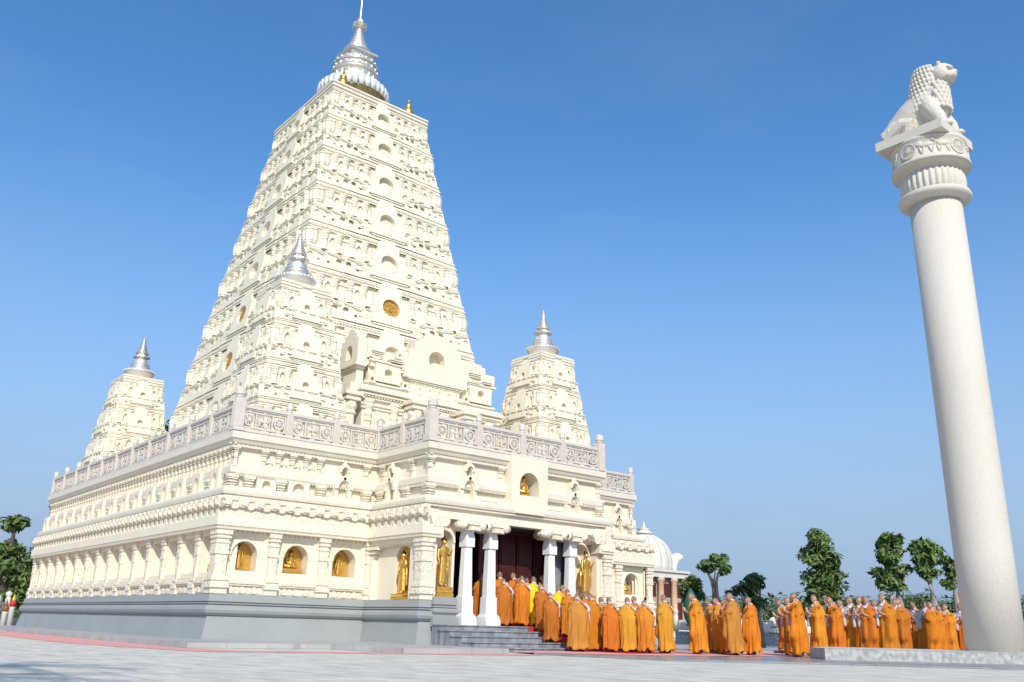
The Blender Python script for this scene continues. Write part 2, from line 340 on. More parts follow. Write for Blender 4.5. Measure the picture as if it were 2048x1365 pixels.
def wall_bays(T, L, nb, name, rz, skip_first=False, skip_last=False):
    D_ = -.1 if nb < 5 else -.26
    b = MB(); b.T = T; f = MB(); f.T = T; c = MB(); c.T = T
    w_ = L/nb
    for i in range(nb):
        u0, u1 = i*w_, (i+1)*w_; uc = (u0+u1)/2; hw = w_/2-.2
        f.hole(u0, u1, 1.8, 3.14, rect(uc-hw, uc+hw, 1.93, 2.98), 0, D_-.02)
        b.hole(uc-hw-.05, uc+hw+.05, 1.86, 3.05, arch(uc, 1.96, 2.84, min(.40, hw-.12), 12), D_, -.63)
        b.hole(uc-hw, uc+hw, 1.93, 2.98, rect(uc-hw+.07, uc+hw-.07, 2.0, 2.91), D_+.05, D_-.001)
        n = 9                                  # arch rim
        a = min(.40, hw-.12); zc = 2.84-a
        for j in range(n):
            t0, t1 = math.pi*j/n, math.pi*(j+1)/n; ri, ro = a, a+.06
            b.slab([(uc+ri*math.cos(t0), zc+ri*math.sin(t0)), (uc+ro*math.cos(t0), zc+ro*math.sin(t0)), (uc+ro*math.cos(t1), zc+ro*math.sin(t1)), (uc+ri*math.cos(t1), zc+ri*math.sin(t1))][::-1], D_-.001, D_+.025)
        # sill and carved scroll
        c.box(u0+.18, u1-.18, 0, .13, 1.63, 1.70); c.box(u0+.16, u1-.16, 0, .10, 1.58, 1.63); c.box(u0+.2, u1-.2, 0, .09, 1.70, 1.80)
        k = max(3, int(w_/.22))
        for j in range(k):
            uu = u0+.2+(w_-.4)*(j+.5)/k
            c.slab([(uu-.09, 1.38), (uu+.07, 1.36), (uu+.1, 1.47), (uu+.03, 1.56), (uu-.06, 1.54)], .0, .05+.02*(j % 2))
        k = int(w_/.16)
        for j in range(k): c.box(u0+.05+(w_-.1)*j/k, u0+.05+(w_-.1)*(j+.62)/k, .0, .05, 3.05, 3.12)
    c.box(0, L, -.02, .03, 1.33, 1.6)
    part(f, name+'_frame', CREAM); part(b, name, CREAM); part(c, name+'_carving', CARVED)
    for i in range(nb+1):
        if (i == 0 and skip_first) or (i == nb and skip_last): continue
        pilaster_obj(T, i*w_ if i else .12, rz)
TF = frame(X0, Y0, 1, 0); wall_bays(TF, WX0-X0, 3, 'niche_wall', 0, True)
TFR = frame(WX1, Y0, 1, 0); wall_bays(TFR, X1L-WX1, 3, 'niche_wall', 0)
TL = frame(X0, Y1, 0, -1); wall_bays(TL, Y1-Y0, 15, 'niche_wall', R(-90), False, True)
TR = frame(X1L, Y0, 0, 1); wall_bays(TR, Y1-Y0, 15, 'niche_wall', R(90))
for (x, y, rz) in ((X0, Y0, 0), (WX0, WY, 0)):                     # outer corner piers
    b = MB()
    for (z0, z1, hw, d) in PIL: b.box(x-d, x+hw*1.25+.08, y-d, y+hw*1.25+.08, z0, z1)
    part(b, 'corner_pier', CARVED)
b = MB()
for (z0, z1, hw, d) in PIL: b.box(WX1-hw*1.25-.08, WX1+d, WY-d, WY+hw*1.25+.08, z0, z1)
part(b, 'corner_pier', CARVED)
# wing sides and the two tall front niches
for (T, sgn) in ((frame(WX0, Y0, 0, -1), 1), (frame(WX1, WY, 0, 1), -1)):
    b = MB(); b.T = T; uc = 1.83 if sgn == 1 else 1.22
    b.hole(.0, 3.05, 1.34, 3.14, arch(uc, 1.345, 2.93, .46, 12), -.14, -.33)
    b.box(.1, .3, -.14, .04, 1.6, 2.6); b.box(.05, .35, -.14, .06, 1.34, 1.6)
    for j, zz in enumerate((2.6, 2.72, 2.84)): b.box(.2-.12-.05*j, .2+.14+.16*j, -.14, .04+.05*j, zz, zz+.1)
    b.box(.0, 3.0, -.14, .07, 2.98, 3.14)
    for j in range(22): b.slab([(.1+j*.13, 2.98), (.2+j*.13, 2.98), (.15+j*.13, 2.91)], -.12, .07)
    part(b, 'wing_side_wall', CREAM)
for (u0, u1) in ((15.5, 16.4), (21.3, 22.2)):
    b = MB(); b.T = frame(0, 22.36, 1, 0)
    b.hole(u0, u1, .6, 3.75, arch((u0+u1)/2+.0, 1.44, 3.42, .36, 12), 0, -.37)
    for ro, ri, dd in ((.43, .36, .05),):
        for j in range(12):
            t0, t1 = math.pi*j/12, math.pi*(j+1)/12; zc = 3.42-.36; cx = (u0+u1)/2
            b.slab([(cx+ri*math.cos(t0), zc+ri*math.sin(t0)), (cx+ro*math.cos(t0), zc+ro*math.sin(t0)), (cx+ro*math.cos(t1), zc+ro*math.sin(t1)), (cx+ri*math.cos(t1), zc+ri*math.sin(t1))][::-1], 0, dd)
    part(b, 'porch_niche', CREAM)
# lower entablature that stops at the porch
b = MB()
b.sweep(LOWR, [(-.3, 3.12), (.20, 3.12), (.21, 3.17), (.17, 3.18), (.17, 3.215), (.22, 3.22), (.20, 3.49), (.05, 3.5)])
b.box(15.45, 15.56, 21.806, 22.2, 3.13, 3.48); b.box(22.14, 22.25, 21.806, 22.2, 3.13, 3.48)
part(b, 'entablature', CREAM)
b = MB()
for T, L in ((TF, WX0-X0), (frame(WX0, Y0, 0, -1), 3.05), (TL, Y1-Y0), (TFR, X1L-WX1), (TR, Y1-Y0), (frame(WX1, WY, 0, 1), 3.05)):
    b.T = T; n = round(L/.075)
    for j in range(n): b.box(L*j/n, L*(j+.5)/n, .16, .205, 3.18, 3.215)
part(b, 'bead_course', CARVED)
# scroll brackets course
b = MB()
for T, L, p_ in ((TF, WX0-X0, .5), (frame(WX0, Y0, 0, -1), 3.05, .38), (TL, Y1-Y0, .42), (TFR, X1L-WX1, .5), (TR, Y1-Y0, .42), (frame(WX1, WY, 0, 1), 3.05, .38)):
    b.T = T; n = round(L/p_)
    b.box(-.1, L+.1, -.1, .12, 3.5, 4.06)
    for j in range(n+1):
        u = L*j/n; 
        b.slab([(u-.13, 3.78), (u+.0, 3.74), (u+.13, 3.78), (u+.15, 3.95), (u+.13, 4.05), (u-.13, 4.05), (u-.15, 3.95)], .10, .25)
        b.slab([(u-.08, 3.8), (u+.08, 3.8), (u+.08, 3.92), (u-.08, 3.92)], .25, .29)
        u += L/n/2
        b.slab([(u-.16, 3.80), (u-.10, 3.73), (u, 3.70), (u+.10, 3.73), (u+.16, 3.80), (u+.16, 3.9), (u-.16, 3.9)], .10, .20)
        b.box(u-.15, u+.15, .1, .17, 3.95, 3.98)
        u -= L/n/2
        b.slab([(u-.12, 3.5), (u+.12, 3.5), (u+.08, 3.68), (u-.08, 3.68)], .1, .17)
part(b, 'scroll_course', CARVED)
# string course with the sloping grey band, over wing front too
b = MB()
b.sweep(FULLS, [(-.3, 4.04), (.07, 4.05), (.07, 4.09), (.03, 4.095), (.03, 4.12), (.10, 4.13), (.12, 4.2), (.12, 4.27), (.02, 4.37), (-.3, 4.37)], True)
part(b, 'string_course', GREYBAND)
b = MB(); b.box(15.5, 22.2, 22.05, 25.6, 3.74, 4.3); b.box(14.95, 15.5, 22.05, 22.5, 3.5, 4.05); b.box(22.2, 22.75, 22.05, 22.5, 3.5, 4.05)
part(b, 'porch_beam', CREAM)
# upper storey
OPENF = [(19.75, WY), (WX1, WY), (WX1, Y0), (X1, Y0), (X1, Y1), (X0, Y1), (X0, Y0), (WX0, Y0), (WX0, WY), (18.25, WY)]
b = MB(); b.sweep(OPENF, [(-.27, 4.3), (-.27, 5.7)]); b.box(18.2, 19.8, 22.62, 22.7, 4.3, 5.9); part(b, 'upper_wall', CREAM)
b = MB(); b.sweep(OPENF, [(-.28, 4.74), (-.13, 4.74), (-.1, 4.79), (-.1, 4.96), (-.16, 5.02), (-.28, 5.02)])
part(b, 'upper_band', GREYBAND)
b = MB(); b.sweep(FULL, [(-.28, 5.56), (-.12, 5.57), (-.12, 5.62), (-.16, 5.625), (-.16, 5.66), (-.1, 5.67), (-.06, 5.74), (-.03, 5.8), (0, 5.8), (0, 6.0), (-.16, 6.04)], True)
b.prism([(X0+.15, Y0+.15), (X1-.15, Y0+.15), (X1-.15, Y1-.15), (X0+.15, Y1-.15)], 5.9, 6.04)
b.box(WX0+.15, WX1-.15, WY+.15, Y0+.2, 5.9, 6.037)
part(b, 'roof_ledge', GREYBAND)
COLN = [(4.98, 5.06, .075), (5.06, 5.24, .06), (5.24, 5.27, .08), (5.27, 5.4, .065), (5.4, 5.43, .085), (5.43, 5.47, .06), (5.47, 5.51, .1), (5.51, 5.58, .12)]
CORB = [(4.37, 4.43, .10), (4.43, 4.46, .13), (4.46, 4.5, .1), (4.5, 4.54, .14), (4.54, 4.59, .11), (4.59, 4.64, .15), (4.64, 4.74, .17)]
def ogee(b, u, z, s):                        # stupa-shaped arch relief
    for (s_, zz, hh) in ((1, z, .62), (.6, z+.52*s, .5)):
        q = s*s_
        b.hole(u-.24*q, u+.24*q, zz+.0, zz+.5*q, arch(u, zz+.001, zz+.44*q, .14*q, 8, .5), -.03, -.27)
        b.box(u-.36*q, u-.2*q, -.27, -.05, zz-.02, zz+.05*q); b.box(u+.2*q, u+.36*q, -.27, -.05, zz-.02, zz+.05*q)
        for j in range(8):
            t0, t1 = math.pi*j/8, math.pi*(j+1)/8; zc = zz+.24*q
            f_ = lambda t, r_: (u+r_*q*math.cos(t), zc+r_*q*math.sin(t)*1.35)
            b.slab([f_(t0, .165), f_(t0, .25), f_(t1, .25), f_(t1, .165)][::-1], -.03, .03)
    b.slab([(u-.12*s, z+.80*s), (u+.12*s, z+.80*s), (u+.05*s, z+.86*s), (u, z+.96*s), (u-.05*s, z+.86*s)], -.1, -.02)
    b.slab(circ(u, z+.50*s, .04*s, 8), -.03, .03)
b = MB(); og = MB()
def OGN():                                   # every arch relief is a part of its own
    global og
    if og.v: part(og, 'arch_relief', CREAM)
    T_ = og.T; og = MB(); og.T = T_
segs = [(TF, WX0-X0, 'f'), (frame(WX0, Y0, 0, -1), 3.05, 's'), (TL, Y1-Y0, 'l'), (frame(WX0, WY, 1, 0), WX1-WX0, 'w'), (TFR, X1-WX1, 'f'), (frame(X1, Y0, 0, 1), Y1-Y0, 'l'), (frame(WX1, WY, 0, 1), 3.05, 's')]
for T, L, k in segs:
    OGN(); b.T = T; og.T = T
    def col(u, s=1):
        for z0, z1, hw in COLN: b.box(u-hw*s, u+hw*s, -.28, -.27+hw*1.5, z0, z1)
    def corb(u):
        for z0, z1, hw in CORB: b.box(u-hw, u+hw, -.28, -.25+hw*1.2, z0, z1)
    col(.22, 1.1); col(L-.22, 1.1); corb(.2); corb(L-.2)
    if k == 'f':
        for u in (1.15, 1.62, 2.09, 2.56, 3.03): col(u)
        for u in (1.38, 1.85, 2.32, 2.8): b.slab([(u-.1, 5.2), (u+.1, 5.2), (u+.04, 5.27), (u, 5.36), (u-.04, 5.27)], -.28, -.2); b.slab(arch(u, 5.02, 5.2, .07, 6), -.28, -.22)
        for u in (.72, 1.75, 3.1): corb(u)
        OGN(); og.hole(.98, 1.6, 4.38, 4.72, arch(1.29, 4.385, 4.66, .13, 8), -.12, -.27)
        OGN(); og.hole(2.0, 2.7, 4.38, 4.74, arch(2.35, 4.385, 4.7, .2, 8), -.1, -.27)
        OGN(); ogee(og, 3.85, 4.38, 1.27)
    elif k == 's':
        for u in (1.9,): col(u)
        for u in (1.7,): corb(u)
        OGN(); ogee(og, .95, 4.38, 1.27)
    elif k == 'w':
        for u in (3.0, 4.75): col(u, 1.1)
        OGN(); ogee(og, 1.6, 4.38, 1.3); OGN(); ogee(og, L-1.55, 4.38, 1.3)
        for j in range(4): b.box(2.05+j*.22, 2.2+j*.22, -.2, -.06, 4.40, 4.43); b.box(5.1-.25+j*.2, 5.1-.1+j*.2, -.2, -.06, 4.40, 4.43)
    else:
        n = round(L/.34)
        for j in range(n): col(L*(j+.5)/n)
        m_ = round(L/.72)
        for j in range(m_):
            u = L*(j+.5)/m_
            if j % 2: corb(u)
            else: OGN(); og.hole(u-.3, u+.3, 4.38, 4.98, arch(u, 4.385, 4.86, .16, 8, .3), -.02, -.27)
    n = round(L/.13)
    for j in range(n): b.box(L*j/n, L*(j+.55)/n, -.2, -.13, 5.625, 5.66)
    n = round(L/.09)
    for j in range(n): b.box(L*j/n, L*(j+.5)/n, -.2, -.12, 4.70, 4.74)
part(b, 'upper_colonnade', CARVED); part(og, 'arch_relief', CREAM)
# central slab over the porch
b = MB(); b.T = frame(0, 21.9, 1, 0)
b.hole(18.2, 19.8, 4.3, 5.99, arch(18.99, 4.74, 5.5, .41, 14), 0, -.73)
b.box(18.05, 18.2, -.4, -.06, 4.28, 4.4); b.box(18.4, 19.6, -.3, .06, 4.14, 4.297)
part(b, 'niche_slab', CREAM)
# porch pillars with scroll capitals
for x in (16.68, 17.6, 20.12, 21.04):
    b = MB(); y = 22.12
    def octo(h, c): return [(x-h, y-h+c), (x-h+c, y-h), (x+h-c, y-h), (x+h, y-h+c), (x+h, y+h-c), (x+h-c, y+h), (x-h+c, y+h), (x-h, y+h-c)]
    def ring(h, c, z): return [(px, py, z) for px, py in octo(h, c)]
    b.rings([ring(.285, .02, .672), ring(.285, .02, .80), ring(.27, .04, .92), ring(.22, .055, 1.0)])
    b.rings([ring(.215, .055, 1.0), ring(.205, .055, 1.5)])
    b.rings([ring(.175, .055, 1.5), ring(.138, .042, 2.95)])
    b.rings([ring(.172, .004, 2.95), ring(.172, .004, 3.2), ring(.16, .045, 3.42)])
    b.slab([(x-.05, 2.95), (x+.05, 2.95), (x+.03, 3.0), (x-.03, 3.0)], y-.19, y-.15)
    p = part(b, 'porch_pillar', WHITEP)
    b = MB()
    b.slab([(x-.30, 3.42), (x+.30, 3.42), (x+.42, 3.48), (x+.46, 3.58), (x+.42, 3.735), (x-.42, 3.735), (x-.46, 3.58), (x-.42, 3.48)][::1], y-.28, y+.28)
    b.slab([(x-.2, 3.425), (x+.2, 3.425), (x+.16, 3.55), (x-.16, 3.55)], y-.42, y-.28)
    for s_ in (-1, 1):
        b.smooth = True; b.T = lambda u, d, z: Vector((x+s_*.36+u, y+d, z))
        b.rings([[(.13*math.cos(t), dd, 3.58+.13*math.sin(t)) for t in [2*math.pi*i/10 for i in range(10)]] for dd in (-.4, .3)])
        b.T = ident; b.smooth = False
    b.box(x-.32, x+.32, y-.36, y-.28, 3.6, 3.735)
    c = b.obj('capital', CARVED); c.parent = p
for x in (15.35, 22.1):
    b = MB(); b.slab([(x-.12, 3.42), (x+.3, 3.46), (x+.42, 3.58), (x+.4, 3.735), (x-.3, 3.735), (x-.2, 3.5)], 21.78, 22.3)
    part(b, 'scroll_bracket', CARVED)
# porch floor, interior, doors, steps
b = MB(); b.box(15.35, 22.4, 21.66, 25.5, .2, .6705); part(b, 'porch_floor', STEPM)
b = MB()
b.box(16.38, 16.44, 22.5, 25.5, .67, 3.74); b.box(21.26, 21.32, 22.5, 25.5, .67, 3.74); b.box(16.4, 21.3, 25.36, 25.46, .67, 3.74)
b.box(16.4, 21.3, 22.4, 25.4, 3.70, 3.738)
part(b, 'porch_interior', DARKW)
b = MB(); b.box(20.98, 21.25, 22.75, 23.25, .67, 3.5); part(b, 'interior_pier', GREYSTONE)
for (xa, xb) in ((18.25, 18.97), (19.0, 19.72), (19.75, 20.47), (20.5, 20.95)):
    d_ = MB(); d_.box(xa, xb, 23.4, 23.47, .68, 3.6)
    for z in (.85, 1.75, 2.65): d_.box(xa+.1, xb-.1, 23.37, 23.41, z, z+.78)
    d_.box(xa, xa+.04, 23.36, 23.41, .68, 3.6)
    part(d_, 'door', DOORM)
b = MB(); b.box(18.12, 18.23, 23.35, 23.5, .67, 3.69); b.box(18.23, 21.25, 23.35, 23.5, 3.61, 3.69); part(b, 'door_frame', MAROON)
b = MB()
SY = [21.35, 20.78, 20.2, 19.67, 19.12]; SZ = [.67, .53, .39, .25, .12]
for i in range(5):
    y1 = 21.65 if i == 0 else SY[i-1]; z = SZ[i]
    b.box(15.2, 22.5, SY[i], y1-.004, 0.0, z-.035); b.box(15.17, 22.53, SY[i]-.03, y1-.004, z-.033, z)
st = part(b, 'stairs', STEPM)
b = MB(); x0, x1 = 18.55, 20.4
for i in range(5):
    y1 = 23 if i == 0 else SY[i-1]-.04; z = SZ[i]
    b.box(x0, x1, SY[i]-.045, y1, z, z+.012); b.box(x0, x1, SY[i]-.045, SY[i]-.032, (SZ[i+1] if i < 4 else .05), z)
b.box(x0, x1, 17.2, 19.09, .049, .056)
tag(b.obj('stair_carpet', CARPET), 'red carpet runner laid up the porch steps', 'carpet')
#PART3
# ---------------------------------------------------------------- balustrade
bal = empty('balustrade', (0, 0, 0)); bal.parent = temple; bal.matrix_parent_inverse = Matrix.Translation((-18.85, -36.5, 0))
def panel_mesh(L=1.55):
    b = MB(); H0, H1 = .10, .62; h = .03
    b.box(-L/2, L/2, -.05, .05, H0, H0+.045); b.box(-L/2, L/2, -.05, .05, H1-.045, H1)
    for x in (-L/2, -L/2+L*.3, L/2-L*.3-.04, L/2-.045): b.box(x, x+.045, -.045, .045, H0+.045, H1-.045)
    b.box(-L/2, L/2, -.04, .04, .64, .66)
    for x in (-.35*L, 0, .35*L): b.box(x-.05, x+.05, -.04, .04, .6, .68); b.box(x-.1, x+.1, -.04, .04, .02, .11)
    for cx in (-L*.345, L*.345):
        cz = (H0+H1)/2; r1 = .185; b.T = lambda u, d, z, cx=cx, cz=cz: Vector((cx+u, d, cz+z))
        for j in range(16):
            t0, t1 = 2*math.pi*j/16, 2*math.pi*(j+1)/16
            b.slab([(r1*math.cos(t0), r1*math.sin(t0)), (r1*math.cos(t1), r1*math.sin(t1)), ((r1-.045)*math.cos(t1), (r1-.045)*math.sin(t1)), ((r1-.045)*math.cos(t0), (r1-.045)*math.sin(t0))], -.04, .04)
        for j in range(8):
            a = math.pi*j/4; c, s = math.cos(a), math.sin(a)
            b.slab([(c*.03+s*.014, s*.03-c*.014), (c*.15+s*.014, s*.15-c*.014), (c*.15-s*.014, s*.15+c*.014), (c*.03-s*.014, s*.03+c*.014)], -.03, .03)
        b.slab(circ(0, 0, .045, 8), -.045, .045); b.T = ident
    cz = (H0+H1)/2; t = .022; q = .15
    b.box(-q, q, -.035, .035, cz-t, cz+t); b.box(-t, t, -.034, .034, cz-q, cz+q)
    for sx, sz in ((1, 1), (-1, -1)):
        b.box(min(0, sx*q)+0, max(0, sx*q), -.033, .033, cz-sz*q-t, cz-sz*q+t) if False else None
    b.box(-q, 0, -.033, .033, cz+q-t, cz+q+t); b.box(0, q, -.033, .033, cz-q-t, cz-q+t)
    b.box(q-t, q+t, -.033, .033, cz, cz+q); b.box(-q-t, -q+t, -.033, .033, cz-q, cz)
    for s in (-1, 1):
        b.box(-.2, .2, -.03, .03, cz+s*.2-.014, cz+s*.2+.014); b.box(s*.2-.014, s*.2+.014, -.03, .03, cz-.2, cz+.2)
    return b.mesh('railing_panel', BALU)
def rail_mesh(L):
    b = MB(); b.slab([(-L/2, .70), (L/2, .70), (L/2, .79), (-L/2, .79)], -.09, .09); b.box(-L/2, L/2, -.06, .06, .66, .70); b.box(-L/2, L/2, -.12, .12, -.03, .04)
    return b.mesh('handrail', BALU)
def post_mesh(s=1, h=.78):
    b = MB(); w_ = .10*s
    b.box(-w_*1.15, w_*1.15, -w_*1.15, w_*1.15, -.03, .08)
    for i in range(4): b.box(-w_+.002*i, -w_+w_*.45, -w_+.0*i, w_, .08, h) if i == 0 else None
    b.box(-w_*.92, w_*.92, -w_*.92, w_*.92, .08, h)
    for x in (-.75, -.25, .25, .75):
        b.box(x*w_-.016, x*w_+.016, -w_-.008, w_+.008, .1, h-.02); b.box(-w_-.007, w_+.007, x*w_-.016, x*w_+.016, .1, h-.021)
    b.lathe(0, 0, [(w_*.8, h), (w_*1.0, h+.03), (w_*.75, h+.07), (w_*.98, h+.10), (w_*1.05, h+.12), (w_*1.05, h+.27), (w_*.95, h+.29), (w_*.1, h+.345)], 12)
    return b.mesh('baluster_post', BALU)
pmesh, pm1, pm2 = panel_mesh(), post_mesh(), post_mesh(1.5, .98)
rails = {}
def rail_run(p0, p1, n, first=True, bigs=()):
    d = Vector((p1[0]-p0[0], p1[1]-p0[1])); L = d.length/n; rz = math.atan2(d.y, d.x); key = round(L, 2)
    if key not in rails: rails[key] = rail_mesh(L-.2)
    for i in range(n+1):
        if i == 0 and not first: continue
        x, y = p0[0]+d.x*i/n, p0[1]+d.y*i/n
        link('post', pm2 if i in bigs else pm1, bal, (x, y, 6.06), rz)
    for i in range(n):
        x, y = p0[0]+d.x*(i+.5)/n, p0[1]+d.y*(i+.5)/n
        q = link('panel', pmesh, bal, (x, y, 6.06), rz); q.scale[0] = (L-.24)/1.55
        link('handrail', rails[key], bal, (x, y, 6.06), rz)
e = .17
rail_run((X0+e, Y1-e), (X0+e, Y0+e), 11, True, (11,))
rail_run((X0+e, Y0+e), (WX0+e, Y0+e), 3, False)
rail_run((WX0+e, Y0+e), (WX0+e, WY+e), 2, False, (2,))
rail_run((WX0+e, WY+e), (WX1-e, WY+e), 4, False, (4,))
rail_run((WX1-e, WY+e), (WX1-e, Y0+e), 2, False)
rail_run((WX1-e, Y0+e), (X1-e, Y0+e), 3, False)
rail_run((X1-e, Y0+e), (X1-e, Y1-e), 11, False)
# ---------------------------------------------------------------- towers
def tower_faces(cx, cy, fa, fb):              # frames (u fraction, d metres, z) of the four battered faces
    out = []
    for (ux, uy, A, B) in ((1, 0, fa, fb), (0, -1, fb, fa), (-1, 0, fa, fb), (0, 1, fb, fa)):
        nx, ny = uy, -ux
        def T(u, d, z, ux=ux, uy=uy, nx=nx, ny=ny, A=A, B=B):
            return Vector((cx+ux*u*A(z)+nx*(B(z)+d), cy+uy*u*A(z)+ny*(B(z)+d), z))
        out.append((T, A))
    return out
def band(b, cx, cy, fa, fb, prof):
    rs = []
    for (o, z) in prof:
        a, c = fa(z)+o, fb(z)+o; rs.append([(cx-a, cy-c, z), (cx+a, cy-c, z), (cx+a, cy+c, z), (cx-a, cy+c, z)])
    b.rings(rs, cap=False)
def hcol(b, u, A, z0, z1, r_, n=5):           # engaged column with ringed capital and base
    h = z1-z0
    prof = [(r_*1.25, z0), (r_*1.25, z0+.06*h), (r_*.8, z0+.08*h), (r_*.78, z0+.55*h), (r_*1.05, z0+.57*h), (r_*1.05, z0+.62*h), (r_*.85, z0+.64*h), (r_*1.15, z0+.7*h), (r_*1.15, z0+.75*h), (r_*.9, z0+.78*h), (r_*1.3, z0+.86*h), (r_*1.3, z0+.92*h), (r_*1.5, z0+.94*h), (r_*1.5, z1)]
    rs = []
    for (q, z) in prof: rs.append([(u-q*math.cos(math.pi*i/n)/A(z), q*math.sin(math.pi*i/n)*1.1, z) for i in range(n+1)])
    b.rings(rs, close=False, cap=False)
    q, z = prof[-1]
def drum(b, cx, cy, z0, z1, r_):              # fluted corner cushion
    h = z1-z0
    b.lathe(cx, cy, [(r_*.5, z0), (r_*.75, z0+.06*h), (r_*.92, z0+.1*h), (r_*.92, z0+.18*h), (r_, z0+.2*h), (r_, z0+.75*h), (r_*.8, z0+.8*h), (r_*.95, z0+.85*h), (r_*.95, z0+.92*h), (r_*.6, z1)], 20, .06, 10)
def tier(b, cx, cy, fa, fb, z0, z1, big, last=False):
    h = z1-z0; zm = z0+.47*h; r_ = .055*h+.02
    P_ = .07 if big else .035
    band(b, cx, cy, fa, fb, [(0, z0), (0, z1)])
    # lower moulding and cornice
    band(b, cx, cy, fa, fb, [(0, z0), (P_, z0+.01*h), (P_, z0+.055*h), (P_*.3, z0+.06*h), (P_*.3, z0+.075*h), (P_*1.3, z0+.08*h), (P_*1.0, z0+.12*h), (0, z0+.14*h)])
    band(b, cx, cy, fa, fb, [(0, z1-.085*h), (P_*.9, z1-.08*h), (P_*.9, z1-.05*h), (P_*.5, z1-.047*h), (P_*.5, z1-.03*h), (P_*1.5, z1-.025*h), (P_*1.6, z1)])
    for q0 in (.425, .452, .475): band(b, cx, cy, fa, fb, [(0, z0+q0*h), (P_*.55, z0+(q0+.002)*h), (P_*.55, z0+(q0+.014)*h), (0, z0+(q0+.016)*h)])
    drz = (z0+.53*h, z1-.10*h)
    for sx in (-1, 1):
        for sy in (-1, 1):
            zz = (drz[0]+drz[1])/2; rr = .16*h if big else .13*h
            drum(b, cx+sx*(fa(zz)-rr*.55), cy+sy*(fb(zz)-rr*.55), drz[0], drz[1], rr)
            b.lathe(cx+sx*(fa(zz)-rr*.5), cy+sy*(fb(zz)-rr*.5), [(.02, z0+.42*h), (rr*.5, z0+.45*h), (rr*.65, z0+.5*h), (rr*.3, z0+.53*h)], 8)
    for T, A in tower_faces(cx, cy, fa, fb):
        b.T = T; a_ = A(z0+h/2)
        # stepped projections towards the middle
        for (u, d) in ((.80, P_*.55), (.56, P_*1.1), (.34, P_*1.6)):
            b.box(-u, u, 0, d, z0+.40*h, z0+.45*h)
            b.box(-u, u, 0, d+P_*.9, z0+.02*h, z0+.055*h); b.box(-u, u, 0, d+P_*1.2, z0+.08*h, z0+.12*h)
            b.box(-u, u, 0, d+P_*.9, z1-.075*h, z1-.045*h); b.box(-u, u, 0, d+P_*1.5, z1-.024*h, z1+.002*h)
        nd = int(2*a_/(.13 if big else .1))
        if big:
            for j in range(nd): 
                u = -1+2*(j+.5)/nd; dd = P_*1.6 if abs(u) < .34 else P_*1.1 if abs(u) < .56 else P_*.55 if abs(u) < .8 else 0
                b.box(u-.3*2/nd, u+.3*2/nd, 0, dd+P_*1.25, z1-.047*h, z1-.026*h)
        # row of round holes and little bars
        zb0, zb1 = z0+.12*h, z0+.41*h; cz = (zb0+zb1)/2; hh = .07*h
        st = (((1.0, .80), .0), ((.80, .56), .55), ((.56, .34), 1.1), ((.34, .0), 1.6))
        for s in (-1, 1):
            for k, ((ua, ub), kk) in enumerate(st):
                nn = 2 if (big and k < 3) else 1
                for q in range(nn):
                    u1, u0 = ua-(ua-ub)*q/nn, ua-(ua-ub)*(q+1)/nn
                    if s < 0: u0, u1 = -u1, -u0
                    uc = (u0+u1)/2; rr = hh*(.95 if (q+k) % 2 == 0 else .5); cc = cz+(.02*h if (q+k) % 2 == 0 else -.05*h)
                    if (u1-u0)*a_ > rr*2.3: b.hole(u0, u1, zb0, zb1, [(uc+p/a_, z_) for p, z_ in circ(0, cc, rr, 8)], P_*kk+.07, P_*kk-.02)
                    else: b.box(u0, u1, 0, P_*kk+.07, zb0, zb1)
                dd = P_*kk+.07; um = (ua+ub)/2; w_ = (ua-ub)*.36
                b.box(s*um-w_, s*um+w_, 0, dd+.07, z0+.405*h, z0+.425*h); b.box(s*um-w_*.75, s*um+w_*.75, 0, dd+.05, z0+.385*h, z0+.402*h)
                if big and k < 3:
                    b.box(s*(um-.08)-.035, s*(um-.08)+.035, 0, dd+.06, z0+.345*h, z0+.362*h); b.box(s*(um-.075)-.045, s*(um-.075)+.045, 0, dd+.085, z0+.365*h, z0+.38*h)
        # colonnade
        cu = (.80, .63, .46, .30) if big else (.74, .42)
        for s in (-1, 1):
            for u in cu: hcol(b, s*u, A, zm, z1-.08*h, r_)
            for k, (u0, u1) in enumerate(zip(cu[:-1], cu[1:]) if big else ((.74, .42),)):
                uc = (u0+u1)/2; hw = .07*h
                if k != 1 or not big:
                    o = arch(0, zm+.02*h, zm+.33*h, hw, 6, .7)
                    b.hole(s*uc-hw*1.5/a_, s*uc+hw*1.5/a_, zm, zm+.40*h, [(s*uc+p/a_, q) for p, q in o], .10, .0)
                    b.box(s*uc-.075, s*uc+.075, 0, .13, zm-.045*h, zm-.015*h); b.box(s*uc-.09, s*uc+.09, 0, .10, zm-.015*h, zm)
                else:
                    b.box(s*uc-.05, s*uc+.05, 0, .08, zm+.32*h, zm+.35*h); b.box(s*uc-.04, s*uc+.04, 0, .05, zm+.02*h, zm+.3*h)
        b.T = ident
